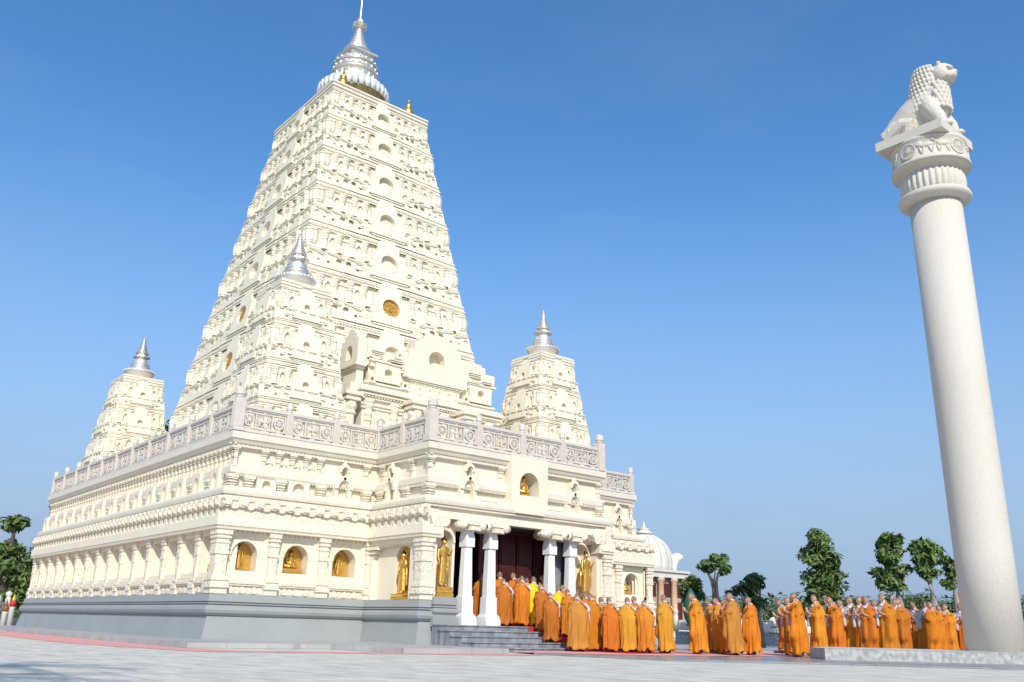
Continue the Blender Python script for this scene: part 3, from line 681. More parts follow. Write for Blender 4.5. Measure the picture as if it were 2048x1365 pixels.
def slab_niche(b, T, a_, zc, h, w_, r_, d=.22, base=.0):
    b.T = T
    b.hole(-w_/a_, w_/a_, zc-.34*h, zc+.26*h, [(p/a_, q) for p, q in circ(0, zc, r_, 14)], d, base)
    b.box(-w_*.66/a_, w_*.66/a_, base, d-.03, zc+.26*h, zc+.46*h); b.box(-w_*.45/a_, w_*.45/a_, base, d-.05, zc+.46*h, zc+.62*h)
    b.box(-w_*1.15/a_, w_*1.15/a_, base, d+.05, zc-.37*h, zc-.345*h); b.box(-w_*1.0/a_, w_*1.0/a_, base, d+.0, zc-.41*h, zc-.38*h)
    for s in (-1, 1):
        b.hole(s*w_*1.28/a_-.28*w_/a_, s*w_*1.28/a_+.28*w_/a_, zc-.28*h, zc-.02*h, [(s*w_*1.28/a_+p/a_, q) for p, q in circ(0, zc-.14*h, .075*h, 8)], d*.8, base)
        b.box((s*w_*1.5-.25*w_)/a_, (s*w_*1.5+.25*w_)/a_, base, d*.8, zc-.33*h, zc-.31*h)
    n = 5
    for j in range(n):
        u = (-.8+1.6*j/(n-1))*w_/a_; b.box(u-.07*w_/a_, u+.07*w_/a_, base, d-.06, zc-.47*h, zc-.42*h)
    b.T = ident
CX, CY = 18.85, 36.49
fa = lambda z: 2.56+.15*(25-z); fb = lambda z: 2.98+.19*(25-z)
ZT = [6.04, 7.9, 10.1, 12.4, 14.65, 16.85, 19.0, 21.05, 22.98, 24.72]
b = MB()
for i in range(9): tier(b, CX, CY, fa, fb, ZT[i], ZT[i+1], True)
for i in range(9):
    h = ZT[i+1]-ZT[i]
    for T, A in tower_faces(CX, CY, fa, fb):
        slab_niche(b, T, A(ZT[i]+h/2), ZT[i]+.56*h, h, .40*h if i < 8 else .34*h, .2*h, .25, -.03)
tw = part(b, 'tower', CREAM)
b = MB()
band(b, CX, CY, fa, fb, [(0, 24.72), (.12, 24.74), (.12, 24.82), (.06, 24.83), (.06, 24.88), (.16, 24.9), (.16, 25.03), (.1, 25.04), (.1, 25.08), (.2, 25.1), (.2, 25.2), (-.2, 25.22)])
b.box(CX-2.6, CX+2.6, CY-3.0, CY+3.0, 24.9, 25.21)
o = b.obj('tower_cornice', GREYBAND); o.parent = tw
# gold medallions in the lowest visible slab niches
for (T, A), zi in ((tower_faces(CX, CY, fa, fb)[0], 3), (tower_faces(CX, CY, fa, fb)[1], 3), (tower_faces(CX, CY, fa, fb)[1], 2)):
    b = MB(); b.T = T; h = ZT[zi+1]-ZT[zi]; zc = ZT[zi]+.56*h; a_ = A(zc); r_ = .2*h
    b.slab([(p/a_, q) for p, q in circ(0, zc, r_*.97, 16)], .02, .12)
    for j in range(8):
        t = 2*math.pi*j/8; b.slab([(p/a_, q) for p, q in circ(r_*.6*math.cos(t), zc+r_*.6*math.sin(t), r_*.2, 6)], .12, .15)
    b.slab([(p/a_, q) for p, q in circ(0, zc, r_*.28, 8)], .12, .17)
    o = b.obj('medallion', GOLDP); o.parent = tw
# main silver spire
b = MB(); b.smooth = True; b.lathe(CX, CY, [(1.42, 25.2), (1.42, 26.25), (1.55, 26.45), (1.72, 26.6), (1.76, 26.7), (1.3, 26.72)], 40, .02, 20)
o = b.obj('lotus_underside', mat('dull_bronze', (.34, .26, .11), .5, .5)); o.parent = tw
b = MB(); b.smooth = True
for j in range(34):
    a = 2*math.pi*j/34; M_ = Matrix.Rotation(a, 3, 'Z')
    b.T = lambda x, y, z, M_=M_: Vector((CX, CY, 0))+M_ @ Vector((x, y, 0))+Vector((0, 0, z))
    b.rings([[(x0, -w_, z_), (x0+.14, -w_, z_), (x0+.17, 0, z_), (x0+.14, w_, z_), (x0, w_, z_)] for x0, w_, z_ in ((1.66, .13, 26.66), (1.72, .155, 26.9), (1.69, .15, 27.16), (1.62, .1, 27.24))])
    b.rings([[(x0, -w_+.1, z_), (x0+.12, -w_+.1, z_), (x0+.14, .1, z_), (x0+.12, w_+.1, z_), (x0, w_+.1, z_)] for x0, w_, z_ in ((1.42, .11, 27.05), (1.47, .13, 27.32), (1.4, .09, 27.5))])
b.T = ident
o = b.obj('lotus_petals', PETAL); o.parent = tw
b = MB(); b.smooth = False
for pr in ([(1.4, 26.95), (1.35, 27.45), (1.2, 27.5)], [(1.18, 27.4), (1.16, 28.1)], [(1.2, 28.1), (1.24, 28.13), (1.24, 28.2), (1.2, 28.23)], [(1.15, 28.23), (1.13, 28.6)], [(1.18, 28.6), (1.18, 28.66)], [(1.13, 28.66), (1.02, 28.95), (.8, 29.12), (.6, 29.16)]):
    b.smooth = True; b.lathe(CX, CY, pr, 40)
for j in range(20):
    a = 2*math.pi*j/20; b.ell((CX+1.15*math.cos(a), CY+1.15*math.sin(a), 28.42), (.06, .06, .12), 6, 4)
    b.ell((CX+1.17*math.cos(a+.16), CY+1.17*math.sin(a+.16), 27.85), (.05, .05, .16), 6, 4); b.ell((CX+1.1*math.cos(a), CY+1.1*math.sin(a), 28.8), (.07, .07, .09), 6, 4)
b.smooth = False
b.box(CX-.66, CX+.66, CY-.66, CY+.66, 29.08, 29.35); b.box(CX-.82, CX+.82, CY-.82, CY+.82, 29.35, 29.45); b.box(CX-.6, CX+.6, CY-.6, CY+.6, 29.45, 29.6)
b.smooth = False
z = 29.6; r_ = .72
for j in range(9):
    b.lathe(CX, CY, [(r_*.66, z), (r_*.66, z+.03), (r_, z+.04), (r_, z+.10), (r_*.62, z+.11), (r_*.62, z+.165)], 32); z += .165; r_ *= .86
b.lathe(CX, CY, [(.2, z-.02), (.16, z+.05), (.34, z+.12), (.4, z+.22), (.3, z+.32), (.36, z+.38), (.2, z+.5), (.2, z+.56), (.1, z+.7), (.05, z+.9), (.035, z+2.0), (.01, z+2.6)], 16, .08, 8)
o = b.obj('spire', SILVER); o.parent = tw
for (sx, sy) in ((-1, -1), (1, -1), (-1, 1), (1, 1)):
    b = MB(); b.smooth = True; x, y = CX+sx*1.9, CY+sy*2.5
    b.lathe(x, y, [(.30, 25.2), (.34, 25.4), (.27, 25.5), (.3, 25.6), (.2, 25.8), (.14, 25.98), (.17, 26.02), (.07, 26.1), (.05, 26.3), (.01, 26.5)], 12)
    o = b.obj('gold_finial', GOLD); o.parent = tw
# corner turrets
def turret(cx, cy):
    ga = lambda z: .85+.155*(12.0-z); gb = lambda z: .87+.165*(12.0-z)
    zt = [6.04, 7.35, 8.75, 10.25, 11.62]
    b = MB()
    for i in range(4): tier(b, cx, cy, ga, gb, zt[i], zt[i+1], False)
    for i in range(4):
        h = zt[i+1]-zt[i]
        for T, A in tower_faces(cx, cy, ga, gb): slab_niche(b, T, A(zt[i]+h/2), zt[i]+.56*h, h, .34*h, .09*h, .15, .0)
    o = part(b, 'corner_turret', CREAM)
    b = MB(); band(b, cx, cy, ga, gb, [(0, 11.62), (.08, 11.63), (.08, 11.7), (.03, 11.71), (.1, 11.73), (.1, 11.83), (.04, 11.84), (.1, 11.86), (.1, 11.95), (-.1, 11.97)])
    b.box(cx-.9, cx+.9, cy-.9, cy+.9, 11.8, 11.96)
    q = b.obj('turret_cornice', GREYBAND); q.parent = o
    b = MB(); b.smooth = True
    b.smooth = False
    for pr in ([(.5, 11.96), (.5, 12.06), (.62, 12.16), (.70, 12.27), (.72, 12.33)], [(.72, 12.33), (.74, 12.36), (.74, 12.42), (.6, 12.44)], [(.56, 12.42), (.50, 12.50), (.43, 12.64)], [(.46, 12.64), (.46, 12.68)], [(.40, 12.68), (.40, 12.76)], [(.43, 12.76), (.43, 12.79)], [(.37, 12.79), (.36, 12.98), (.3, 13.0)]): b.lathe(cx, cy, pr, 36)
    for j in range(36):
        a = 2*math.pi*j/36; b.ell((cx+.73*math.cos(a), cy+.73*math.sin(a), 12.39), (.03, .03, .05), 5, 3)
    b.lathe(cx, cy, [(.25, 12.98), (.25, 13.12), (.43, 13.15), (.43, 13.19), (.26, 13.21), (.22, 13.34)], 8)
    z = 13.34; r_ = .32
    for j in range(10): b.lathe(cx, cy, [(r_*.68, z), (r_*.68, z+.015), (r_, z+.02), (r_, z+.05), (r_*.66, z+.055), (r_*.66, z+.08)], 24); z += .078; r_ *= .865
    b.lathe(cx, cy, [(.07, z), (.08, z+.04), (.04, z+.1), (.01, z+.17)], 10)
    q = b.obj('spire', SILVER); q.parent = o
for sx in (-1, 1):
    for sy in (-1, 1): turret(CX+sx*6.01, 36.47+sy*8.53)
# upper shrine in front of the tower
b = MB(); a0, a1, yf = 15.75, 21.95, 27.55
b.box(a0, a1, yf, 32, 6.04, 8.95)
b.sweep([(a0, 32), (a0, yf), (a1, yf), (a1, 32)], [(-.1, 8.45), (.12, 8.46), (.12, 8.52), (.06, 8.53), (.06, 8.58), (.2, 8.6), (.2, 8.66), (.14, 8.67), (.14, 8.71), (.28, 8.73), (.28, 8.82), (.1, 8.98), (-.3, 9.0)])
b.sweep([(a0, 32), (a0, yf), (a1, yf), (a1, 32)], [(0, 8.1), (.08, 8.11), (.08, 8.2), (.14, 8.22), (.14, 8.3), (0, 8.32)])
b.sweep([(a0, 32), (a0, yf), (a1, yf), (a1, 32)], [(.1, 6.04), (.1, 6.5), (.05, 6.52), (.05, 6.6), (0, 6.62)])
b.box(a0+.2, a1-.2, yf+.12, 33, 8.95, 9.95)
b.sweep([(a0+.2, 33), (a0+.2, yf+.12), (a1-.2, yf+.12), (a1-.2, 33)], [(-.1, 9.0), (.08, 9.0), (.08, 9.06), (.15, 9.08), (.15, 9.16), (0, 9.2)])
b.sweep([(a0+.2, 33), (a0+.2, yf+.12), (a1-.2, yf+.12), (a1-.2, 33)], [(-.1, 9.86), (.1, 9.87), (.1, 9.93), (.17, 9.95), (.17, 10.03), (-.1, 10.1)])
b.box(a0+.55, a1-.45, yf+.35, 33, 10.0, 10.55); b.box(a0+.5, a0+1.2, yf+.3, 30, 10.1, 10.5)
b.box(20.0, 21.3, yf+.2, 33, 10.3, 10.9)
b.T = frame(0, yf, 1, 0)
for u in (16.0, 17.1, 18.3, 19.4, 20.9, 21.6): 
    b.T = frame(u, yf, 1, 0); hcol(b, 0, lambda z: 1, 6.6, 8.45, .15, 8)
b.T = frame(0, yf, 1, 0)
for u in (16.55, 17.7, 20.3): b.hole(u-.28, u+.28, 6.7, 8.05, arch(u, 6.75, 7.8, .2, 8), .09, 0)
b.hole(16.15, 17.25, 9.2, 9.86, circ(16.7, 9.56, .17, 12), .1, -.12); b.hole(20.55, 21.65, 9.2, 9.86, circ(21.1, 9.56, .17, 12), .1, -.12)
for u in (16.05, 17.5, 19.9, 20.4): b.hole(u-.14, u+.14, 9.1, 9.4, circ(u, 9.24, .08, 8), .08, -.12)
for j in range(18): b.box(15.95+j*.33, 16.12+j*.33, -.12, .02, 9.74, 9.85)
for j in range(46): b.box(a0+j*.135, a0+j*.135+.075, 0, .17, 8.53, 8.58)
b.box(17.7, 20.0, -.2, .06, 8.95, 9.55)
b.hole(17.8, 20.0, 9.62, 11.1, circ(18.85, 10.5, .38, 18), .12, -.3); b.box(17.8, 20.0, -.5, -.28, 9.62, 11.1)
for (ua, ub, za, zb) in ((18.0, 19.8, 11.1, 11.25), (18.2, 19.6, 11.25, 11.42), (17.55, 17.8, 9.62, 10.75), (20.0, 20.25, 9.62, 10.75), (17.4, 17.55, 9.62, 10.3), (20.25, 20.4, 9.62, 10.3)): b.box(ua, ub, -.5, .09, za, zb)
for k, (dd, za, zb) in enumerate(((.20, 9.55, 9.6), (.15, 9.49, 9.54), (.10, 9.43, 9.48))): b.box(17.6+.06*k, 20.2-.06*k, -.2, dd, za, zb)
for u in (17.95, 18.4, 18.85, 19.3, 19.75):
    b.T = frame(u, yf, 1, 0); hcol(b, 0, lambda z: 1, 8.98, 9.42, .06, 6); b.T = frame(0, yf, 1, 0)
for u in (18.17, 18.62, 19.07, 19.52): b.hole(u-.15, u+.15, 9.0, 9.4, arch(u, 9.02, 9.3, .08, 6, .8), .10, .0)
for (ua, ub, zz) in ((15.95, 16.5, 10.32), (16.75, 17.35, 10.12), (16.1, 16.7, 9.93), (20.5, 21.1, 10.36), (21.2, 21.7, 10.12), (16.9, 17.4, 8.42), (20.4, 21.0, 9.98)):
    for k in range(3): b.box(ua+.03*k, ub-.03*k, -.3, .12-.035*k, zz-.06*k, zz+.04-.06*k)
for (u, zz, rr) in ((17.5, 9.95, .09), (16.2, 10.2, .07), (20.45, 9.9, .08), (21.45, 10.05, .07), (17.2, 10.4, .07)): b.hole(u-.16, u+.16, zz-.14, zz+.14, circ(u, zz, rr, 8), .02, -.14)
b.box(17.3, 17.8, -.34, -.02, 9.9, 10.6); b.box(20.0, 20.7, -.34, -.02, 9.9, 10.75); b.box(15.7, 16.35, -.2, .0, 10.1, 10.55)
for j in range(30): b.box(15.8+j*.2, 15.92+j*.2, 0, .12, 8.22, 8.29)
b.box(20.7, 21.9, -.3, -.05, 10.1, 10.5); b.box(20.9, 21.4, -.3, -.04, 10.5, 10.75)
b.T = ident
# side gable plate facing left
b.T = frame(15.45, 28.75, 0, -1)
b.hole(0, 1.25, 9.75, 10.75, arch(.62, 9.95, 10.5, .22, 12), .1, -.3); b.box(0, 1.25, -.4, -.29, 9.75, 10.75)
b.box(.2, 1.05, -.3, .08, 10.75, 10.95); b.box(.4, .85, -.3, .06, 10.95, 11.12)
b.box(.0, 1.3, -.3, .16, 9.66, 9.75); b.box(.08, 1.2, -.3, .10, 9.58, 9.66)
b.box(.15, 1.1, -.3, .0, 9.0, 9.58)
b.T = ident
b.box(15.2, 15.9, 27.55, 28.7, 8.5, 9.0)
shrine = part(b, 'upper_shrine', CREAM)
for (x, y) in ((15.25, 27.6), (17.75, 27.1), (20.15, 27.1)):
    b = MB(); r_ = .22
    b.lathe(x, y, [(r_*1.3, 6.04), (r_*1.3, 6.3), (r_*1.05, 6.4), (r_, 6.45), (r_*.95, 7.75), (r_*1.2, 7.8), (r_*1.2, 7.86), (r_*1.0, 7.92), (r_*1.25, 8.05), (r_*1.3, 8.15), (r_*1.1, 8.28)], 8, ph=.39)
    b.box(x-.3, x+.3, y-.3, y+.3, 8.28, 8.38); b.box(x-.26, x+.26, y-.26, y+.26, 8.38, 8.46); b.box(x-.36, x+.36, y-.36, y+.36, 8.46, 8.6)
    o = b.obj('shrine_column', CREAM); o.parent = shrine
#PART4
# ---------------------------------------------------------------- lion pillar (all sizes scaled by K about the camera)
K = .893; PX, PY = 30.86*K, 12.81*K
def kz(z): return CAMZ+(z-CAMZ)*K
pil_ = empty('lion_pillar', (PX, PY, .33)); tag(pil_, 'tall white granite pillar with round carved capital and slab under the seated lion', 'pillar')
def ppart(b, name, m_, par=None):
    o = b.obj(name, m_); o.parent = par or pil_
    if not par: o.matrix_parent_inverse = Matrix.Translation((-PX, -PY, -.33))
    return o
b = MB(); b.smooth = True
b.lathe(PX, PY, [(.785, .33), (.785, 3), (.79, 8), (.795, kz(15.98))], 48); shaft = ppart(b, 'shaft', STONE)
b = MB(); b.smooth = True; q = K
b.lathe(PX, PY, [(.8*q, kz(15.9)), (1.1*q, kz(15.97)), (1.23*q, kz(16.06)), (1.26*q, kz(16.16)), (1.22*q, kz(16.26)), (1.0*q, kz(16.3))], 48)
b.lathe(PX, PY, [(.9*q, kz(17.1)), (1.02*q, kz(17.14)), (1.02*q, kz(17.22)), (1.12*q, kz(17.26)), (1.38*q, kz(17.3)), (1.38*q, kz(17.42)), (1.30*q, kz(17.46)), (1.28*q, kz(18.18)), (1.33*q, kz(18.22)), (1.33*q, kz(18.3)), (.5*q, kz(18.301))], 56)
cap = ppart(b, 'drum', STONE)
b = MB(); b.smooth = True
n = 96
b.rings([[(PX+r_*q*(1+.035*math.cos(32*t))*math.cos(t), PY+r_*q*(1+.035*math.cos(32*t))*math.sin(t), kz(z)) for t in [2*math.pi*i/192 for i in range(192)]] for r_, z in ((1.0, 16.28), (1.07, 16.4), (1.10, 16.65), (1.09, 16.9), (1.0, 17.1), (.9, 17.16))])
ppart(b, 'bell', STONE)
# reliefs on the drum
va = math.atan2(-PY, -PX)
def DT(a): 
    return lambda u, d, z: Vector((PX+(1.28*q+d)*math.cos(a+u/(1.28*q)), PY+(1.28*q+d)*math.sin(a+u/(1.28*q)), kz(17.82)+z))
for k, deg in enumerate((-31, 50, 140, -120)):
    b = MB(); b.T = DT(va+R(deg)); ro = .31*q
    for j in range(24):
        t0, t1 = 2*math.pi*j/24, 2*math.pi*(j+1)/24
        b.slab([(ro*math.cos(t), ro*math.sin(t)) for t in (t0, t1)]+[((ro-.05)*math.cos(t), (ro-.05)*math.sin(t)) for t in (t1, t0)], -.02, .05)
    for j in range(16):
        t = 2*math.pi*j/16; c, s = math.cos(t), math.sin(t); w_ = .011
        b.slab([(.05*c+w_*s, .05*s-w_*c), ((ro-.04)*c+w_*2*s, (ro-.04)*s-w_*2*c), ((ro-.04)*c-w_*2*s, (ro-.04)*s+w_*2*c), (.05*c-w_*s, .05*s+w_*c)], -.02, .035)
    b.slab(circ(0, 0, .06, 10), -.02, .06)
    o = b.obj('wheel_relief', STONE); o.parent = cap
def relief(deg, kind):
    b = MB(); b.T = DT(va+R(deg)); b.smooth = True
    def E(u, z, ru, rz, a=0):
        n = 10; c, s = math.cos(a), math.sin(a); rs = []
        for d, f in ((-.02, 1), (.02, 1), (.045, .75), (.06, .35)):
            rs.append([(u+c*ru*f*math.cos(t)-s*rz*f*math.sin(t), d, z+s*ru*f*math.cos(t)+c*rz*f*math.sin(t)) for t in [2*math.pi*i/n for i in range(n)]])
        b.rings(rs)
    E(0, .05, .2, .085, .1); 
    for (u, a, l) in ((-.17, .25, .16), (-.09, -.25, .15), (.12, .35, .16), (.2, -.35, .15)): E(u, -.13, .035, l, a)
    if kind == 'horse': E(-.22, .14, .05, .12, .6); E(-.3, .2, .09, .045, -.5)
    else: E(-.2, .12, .11, .12); E(-.29, .13, .06, .06)
    E(.27, .08, .025, .12, -.5)
    o = b.obj('animal_relief', STONE); o.parent = cap
relief(-2, 'lion'); relief(24, 'horse'); relief(-70, 'horse'); relief(95, 'lion')
b = MB(); ax, ay, s = 30.81*K, 12.93*K, 1.26*K
b.box(ax-s, ax+s, ay-s, ay+s, kz(18.3)+.001, kz(18.66)); ppart(b, 'abacus', STONE)
b = MB(); b.smooth = True
L0 = Vector((ax, ay, kz(18.66)))
b.T = lambda x, y, z: L0+Vector((x*K*1.13, (y-.14)*K*1.2, z*K*1.18))
b.ell((0, .70, .50), (.60, .55, .50)); b.ell((-.40, .78, .43), (.3, .48, .46)); b.ell((.40, .78, .43), (.3, .48, .46))
b.tube([(0, .80, .60), (0, .3, .98), (0, -.15, 1.35), (0, -.25, 1.8)], [.56, .60, .56, .44], 16); b.ell((0, .25, .55), (.50, .65, .6)); b.ell((0, -.1, .7), (.42, .4, .6))
b.ell((0, -.30, 1.0), (.52, .46, .6)); b.ell((0, -.28, 1.55), (.5, .50, .6)); b.ell((0, -.27, 2.0), (.48, .44, .46)); b.ell((0, -.52, 1.2), (.42, .32, .55)); b.ell((0, .5, .8), (.55, .7, .5)); b.ell((0, -.42, 1.9), (.42, .34, .42)); b.ell((0, .85, .42), (.85, .42, .42))
HP = Matrix.Rotation(R(33), 3, 'X'); HC = Vector((0, -.62, 2.10))
def HT(p): q = HP @ (Vector(p)*1.06); return (HC.x+q.x, HC.y+q.y, HC.z+q.z)
def he(c, r_, n=12, m_=8): b.ell(HT(c), tuple(k*1.06 for k in r_), n, m_, HP)
he((0, -.05, .06), (.36, .38, .36)); he((0, -.30, .08), (.24, .20, .17)); he((0, -.42, .10), (.18, .10, .12)); he((0, -.20, -.27), (.19, .20, .07)); he((0, -.32, -.29), (.15, .10, .06))
for sx in (-1, 1):
    he((sx*.16, -.30, .27), (.11, .10, .07)); he((sx*.13, -.39, .05), (.09, .09, .10)); he((sx*.25, .06, .32), (.08, .06, .08)); he((sx*.26, -.2, 0), (.12, .18, .2))
    he((sx*.09, -.41, -.06), (.02, .02, .05), 6, 4)
    b.tube([(sx*.36, -.3, 1.05), (sx*.42, -.42, .75), (sx*.42, -.62, .4), (sx*.42, -.68, .1)], [.30, .26, .21, .18], 12)
    b.ell((sx*.42, -.78, .10), (.18, .22, .12)); b.tube([(sx*.53, 1.05, .3), (sx*.6, .45, .58), (sx*.58, .15, .48)], [.3, .23, .19], 10)
    b.tube([(sx*.6, .26, .46), (sx*.6, .4, .12)], [.19, .14], 8); b.tube([(sx*.6, .5, .12), (sx*.6, -.12, .12)], [.14, .14], 8)
    for t_ in (-.06, .0, .06): b.ell((sx*.42+t_, -.95, .09), (.035, .05, .06), 6, 4)
b.tube([(.0, 1.2, .2), (.45, 1.15, .12), (.72, .8, .1), (.75, .4, .12)], [.09, .08, .08, .11], 8)
for row in range(10):                                    # flat curls of the mane
    zz = 2.40-row*.165; m_ = 19
    for j in range(m_):
        t = math.pi*(-.22+1.44*(j+.5*(row % 2))/(m_-1)); rr = (.44, .485, .50, .51, .515, .515, .52, .53, .53, .52)[row]
        b.ell((math.cos(t)*rr*.97, -.27+.03*row+math.sin(t)*(rr-.04), zz), (.085, .055, .085), 8, 5)
for row in range(6):
    for j in range(8):
        t = math.pi*(1.10+.80*(j+.5*(row % 2))/7); b.ell((math.cos(t)*.43, -.46+math.sin(t)*.37, 1.72-row*.165), (.07, .065, .10), 8, 5)
me = remesh(b, 'body', [STONE], .022, 1)
lion = link('seated_lion_statue', me, None); tag(lion, 'white stone seated lion with curly mane and open mouth on top of the pillar', 'lion statue')
me.name = 'seated_lion_statue'
# pillar plinth
A_ = hit(1651, 1320, 2, .04); B_ = hit(2048, 1329.6, 2, .04); vdir = Vector((math.sin(YAW), math.cos(YAW)))
dab = (B_-A_).normalized(); A2 = Vector((A_.x, A_.y)); B2 = A2+Vector((dab.x, dab.y))*11
C2 = B2+vdir*3.4; D2 = A2+Vector((dab.x, dab.y))*1.2+vdir*3.0; E2 = A2+vdir*1.2
poly = [(p.x, p.y) for p in (A2, B2, C2, D2, E2)]
b = MB(); b.prism(poly, .03, .325); o = b.obj('pillar_plinth', GRAN); tag(o, 'low speckled granite plinth carrying the lion pillar', 'plinth')
b = MB(); b.prism([(x*.9995, y*.9995) for x, y in poly], .3255, .331); q_ = b.obj('plinth_top', GRAN_LIT); q_.parent = o
# ---------------------------------------------------------------- gold statues
def statue(name, seated, arm=0):
    b = MB(); b.smooth = True
    if seated:
        b.ell((0, -.02, .13), (.30, .2, .12)); 
        for s in (-1, 1):
            b.tube([(s*.12, 0, .14), (s*.30, -.08, .12), (s*.1, -.22, .1)], [.11, .09, .07], 8)
            b.tube([(s*.16, 0, .52), (s*.24, .0, .34), (s*.12, -.16, .24)] if not (arm and s == -1) else [(s*.16, 0, .52), (s*.22, -.05, .36), (s*.13, -.2, .48)], [.065, .055, .04], 8)
        b.tube([(0, 0, .12), (0, 0, .35), (0, 0, .5), (0, 0, .58)], [.17, .14, .17, .07], 12); z = .72
        H = .9
    else:
        b.rings([[(rx*math.cos(t)*(1+.06*math.sin(5*t+z)), ry*math.sin(t)*(1+.06*math.sin(7*t)), z) for t in [2*math.pi*i/20 for i in range(20)]] for rx, ry, z in ((.17, .12, .08), (.2, .13, .12), (.17, .12, .4), (.15, .11, .7), (.13, .1, .95), (.17, .11, 1.15), (.16, .1, 1.27), (.06, .05, 1.32))])
        for s in (-1, 1):
            b.ell((s*.08, -.08, .05), (.05, .1, .04))
            pts = [(s*.17, 0, 1.24), (s*.22, -.02, 1.0), (s*.2, -.08, .78)]
            if arm and s == 1: pts = [(s*.17, 0, 1.24), (s*.24, -.04, 1.02), (s*.2, -.2, 1.15)]
            b.tube(pts, [.06, .05, .035], 8); b.ell((pts[2][0], pts[2][1], pts[2][2]-(.05 if pts[2][2] < 1 else -.05)), (.035, .025, .06), 8, 5)
            b.tube([(s*.2, .03, 1.1), (s*.24, .03, .7), (s*.26, .04, .3)], [.04, .07, .05], 6)
        z = 1.44; H = 1.65
    b.tube([(0, 0, z-.16), (0, 0, z-.05)], [.05, .05], 8); b.ell((0, -.01, z), (.085, .095, .12)); b.ell((0, -.105, z-.02), (.015, .02, .03), 6, 4)
    for s in (-1, 1): b.ell((s*.085, 0, z-.02), (.018, .02, .05), 6, 4)
    b.ell((0, .01, z+.07), (.088, .095, .08)); b.ell((0, .01, z+.15), (.045, .045, .045))
    hair = lambda c, z=z: 1 if (c.z > z+.045 or (c.z > z-.02 and c.y > .03)) else 0
    return remesh(b, 'body', [GOLD, BLACKP], .016, 1, matfn=hair)
ST = {(0, 0): statue('a', False), (0, 1): statue('b', False, 1), (1, 0): statue('c', True), (1, 1): statue('d', True, 1)}
def put_statue(x, y, z, rz, h, seated, arm, label, plate=None, ped=.14, pw=.5, cat='statue'):
    r_ = empty('buddha_statue', (x, y, z), rz); tag(r_, label, cat)
    me = ST[(seated, arm)]; H = .93 if seated else 1.65; s = (h-ped)/H
    o = link('figure', me, r_, (0, 0, ped)); o.scale = (s, s, s)
    b = MB(); w_ = pw/2
    b.smooth = False
    b.box(-w_, w_, -w_*.62, w_*.5, 0, ped*.35); b.box(-w_*.85, w_*.85, -w_*.54, w_*.45, ped*.35, ped*.7)
    b.box(-w_*.97, w_*.97, -w_*.6, w_*.48, ped*.7, ped)
    for j in range(7): b.ell((-w_*.85+j*w_*.283, -w_*.56, ped*.55), (w_*.13, .03, ped*.18), 6, 4)
    b.obj('pedestal', GOLDP).parent = r_
    if plate:
        b = MB(); pw_, ph_, pd = plate; b.T = lambda u, d, z: Vector((u, pd-d, z))
        b.slab(arch(0, .01, ph_, pw_/2, 12), 0, .06)
        for j in range(11):
            t = math.pi*j/10; b.slab([(p, q) for p, q in circ(pw_*.42*math.cos(t), ph_-pw_/2+pw_*.42*math.sin(t), .03, 6)], .06, .08)
        b.obj('backplate', GOLDP).parent = r_
    return r_
w3 = (WX0-X0)/3
put_statue(X0+w3*.5, Y0+.44, 1.96, 0, .82, 0, 0, 'gold standing figure relief in the arched niche nearest the temple corner', (.76, .87, .12), .1, .6)
put_statue(X0+w3*1.5, Y0+.44, 1.96, 0, .78, 1, 0, 'gold seated Buddha in the middle arched niche of the three left of the porch', (.74, .86, .12), .2, .66)
put_statue(X0+w3*2.5, Y0+.44, 1.96, 0, .74, 0, 0, 'gold standing Buddha in the arched niche closest to the inner corner of the front wall', (.70, .84, .12), .1, .6)
put_statue(WX0+.12, Y0-1.83, 1.35, R(-90), 1.46, 0, 1, 'tall gold standing Buddha against the side wall of the projecting porch wing', (.86, 1.58, .18), .16, .62)
put_statue(15.86, 22.2, 1.43, 0, 1.80, 0, 1, 'large gold standing Buddha with dark hair on the grey pier left of the porch pillars', None, .3, .62)
put_statue(21.86, 22.2, 1.43, 0, 1.80, 0, 1, 'large gold standing Buddha with raised hand right of the porch pillars', None, .3, .62)
put_statue(18.99, 22.2, 4.745, 0, .70, 1, 1, 'small gold seated Buddha in the round-topped niche above the porch', None, .08, .42)
put_statue(WX1+(X1L-WX1)*5/6, Y0+.42, 1.96, 0, .70, 1, 0, 'small gold seated Buddha in the far right niche beyond the porch', None, .2, .5)
put_statue(X0+.28, Y0+.72, 1.96, R(-90), .76, 1, 0, 'gold seated figure half hidden in the first niche of the long side wall', None, .2, .5)
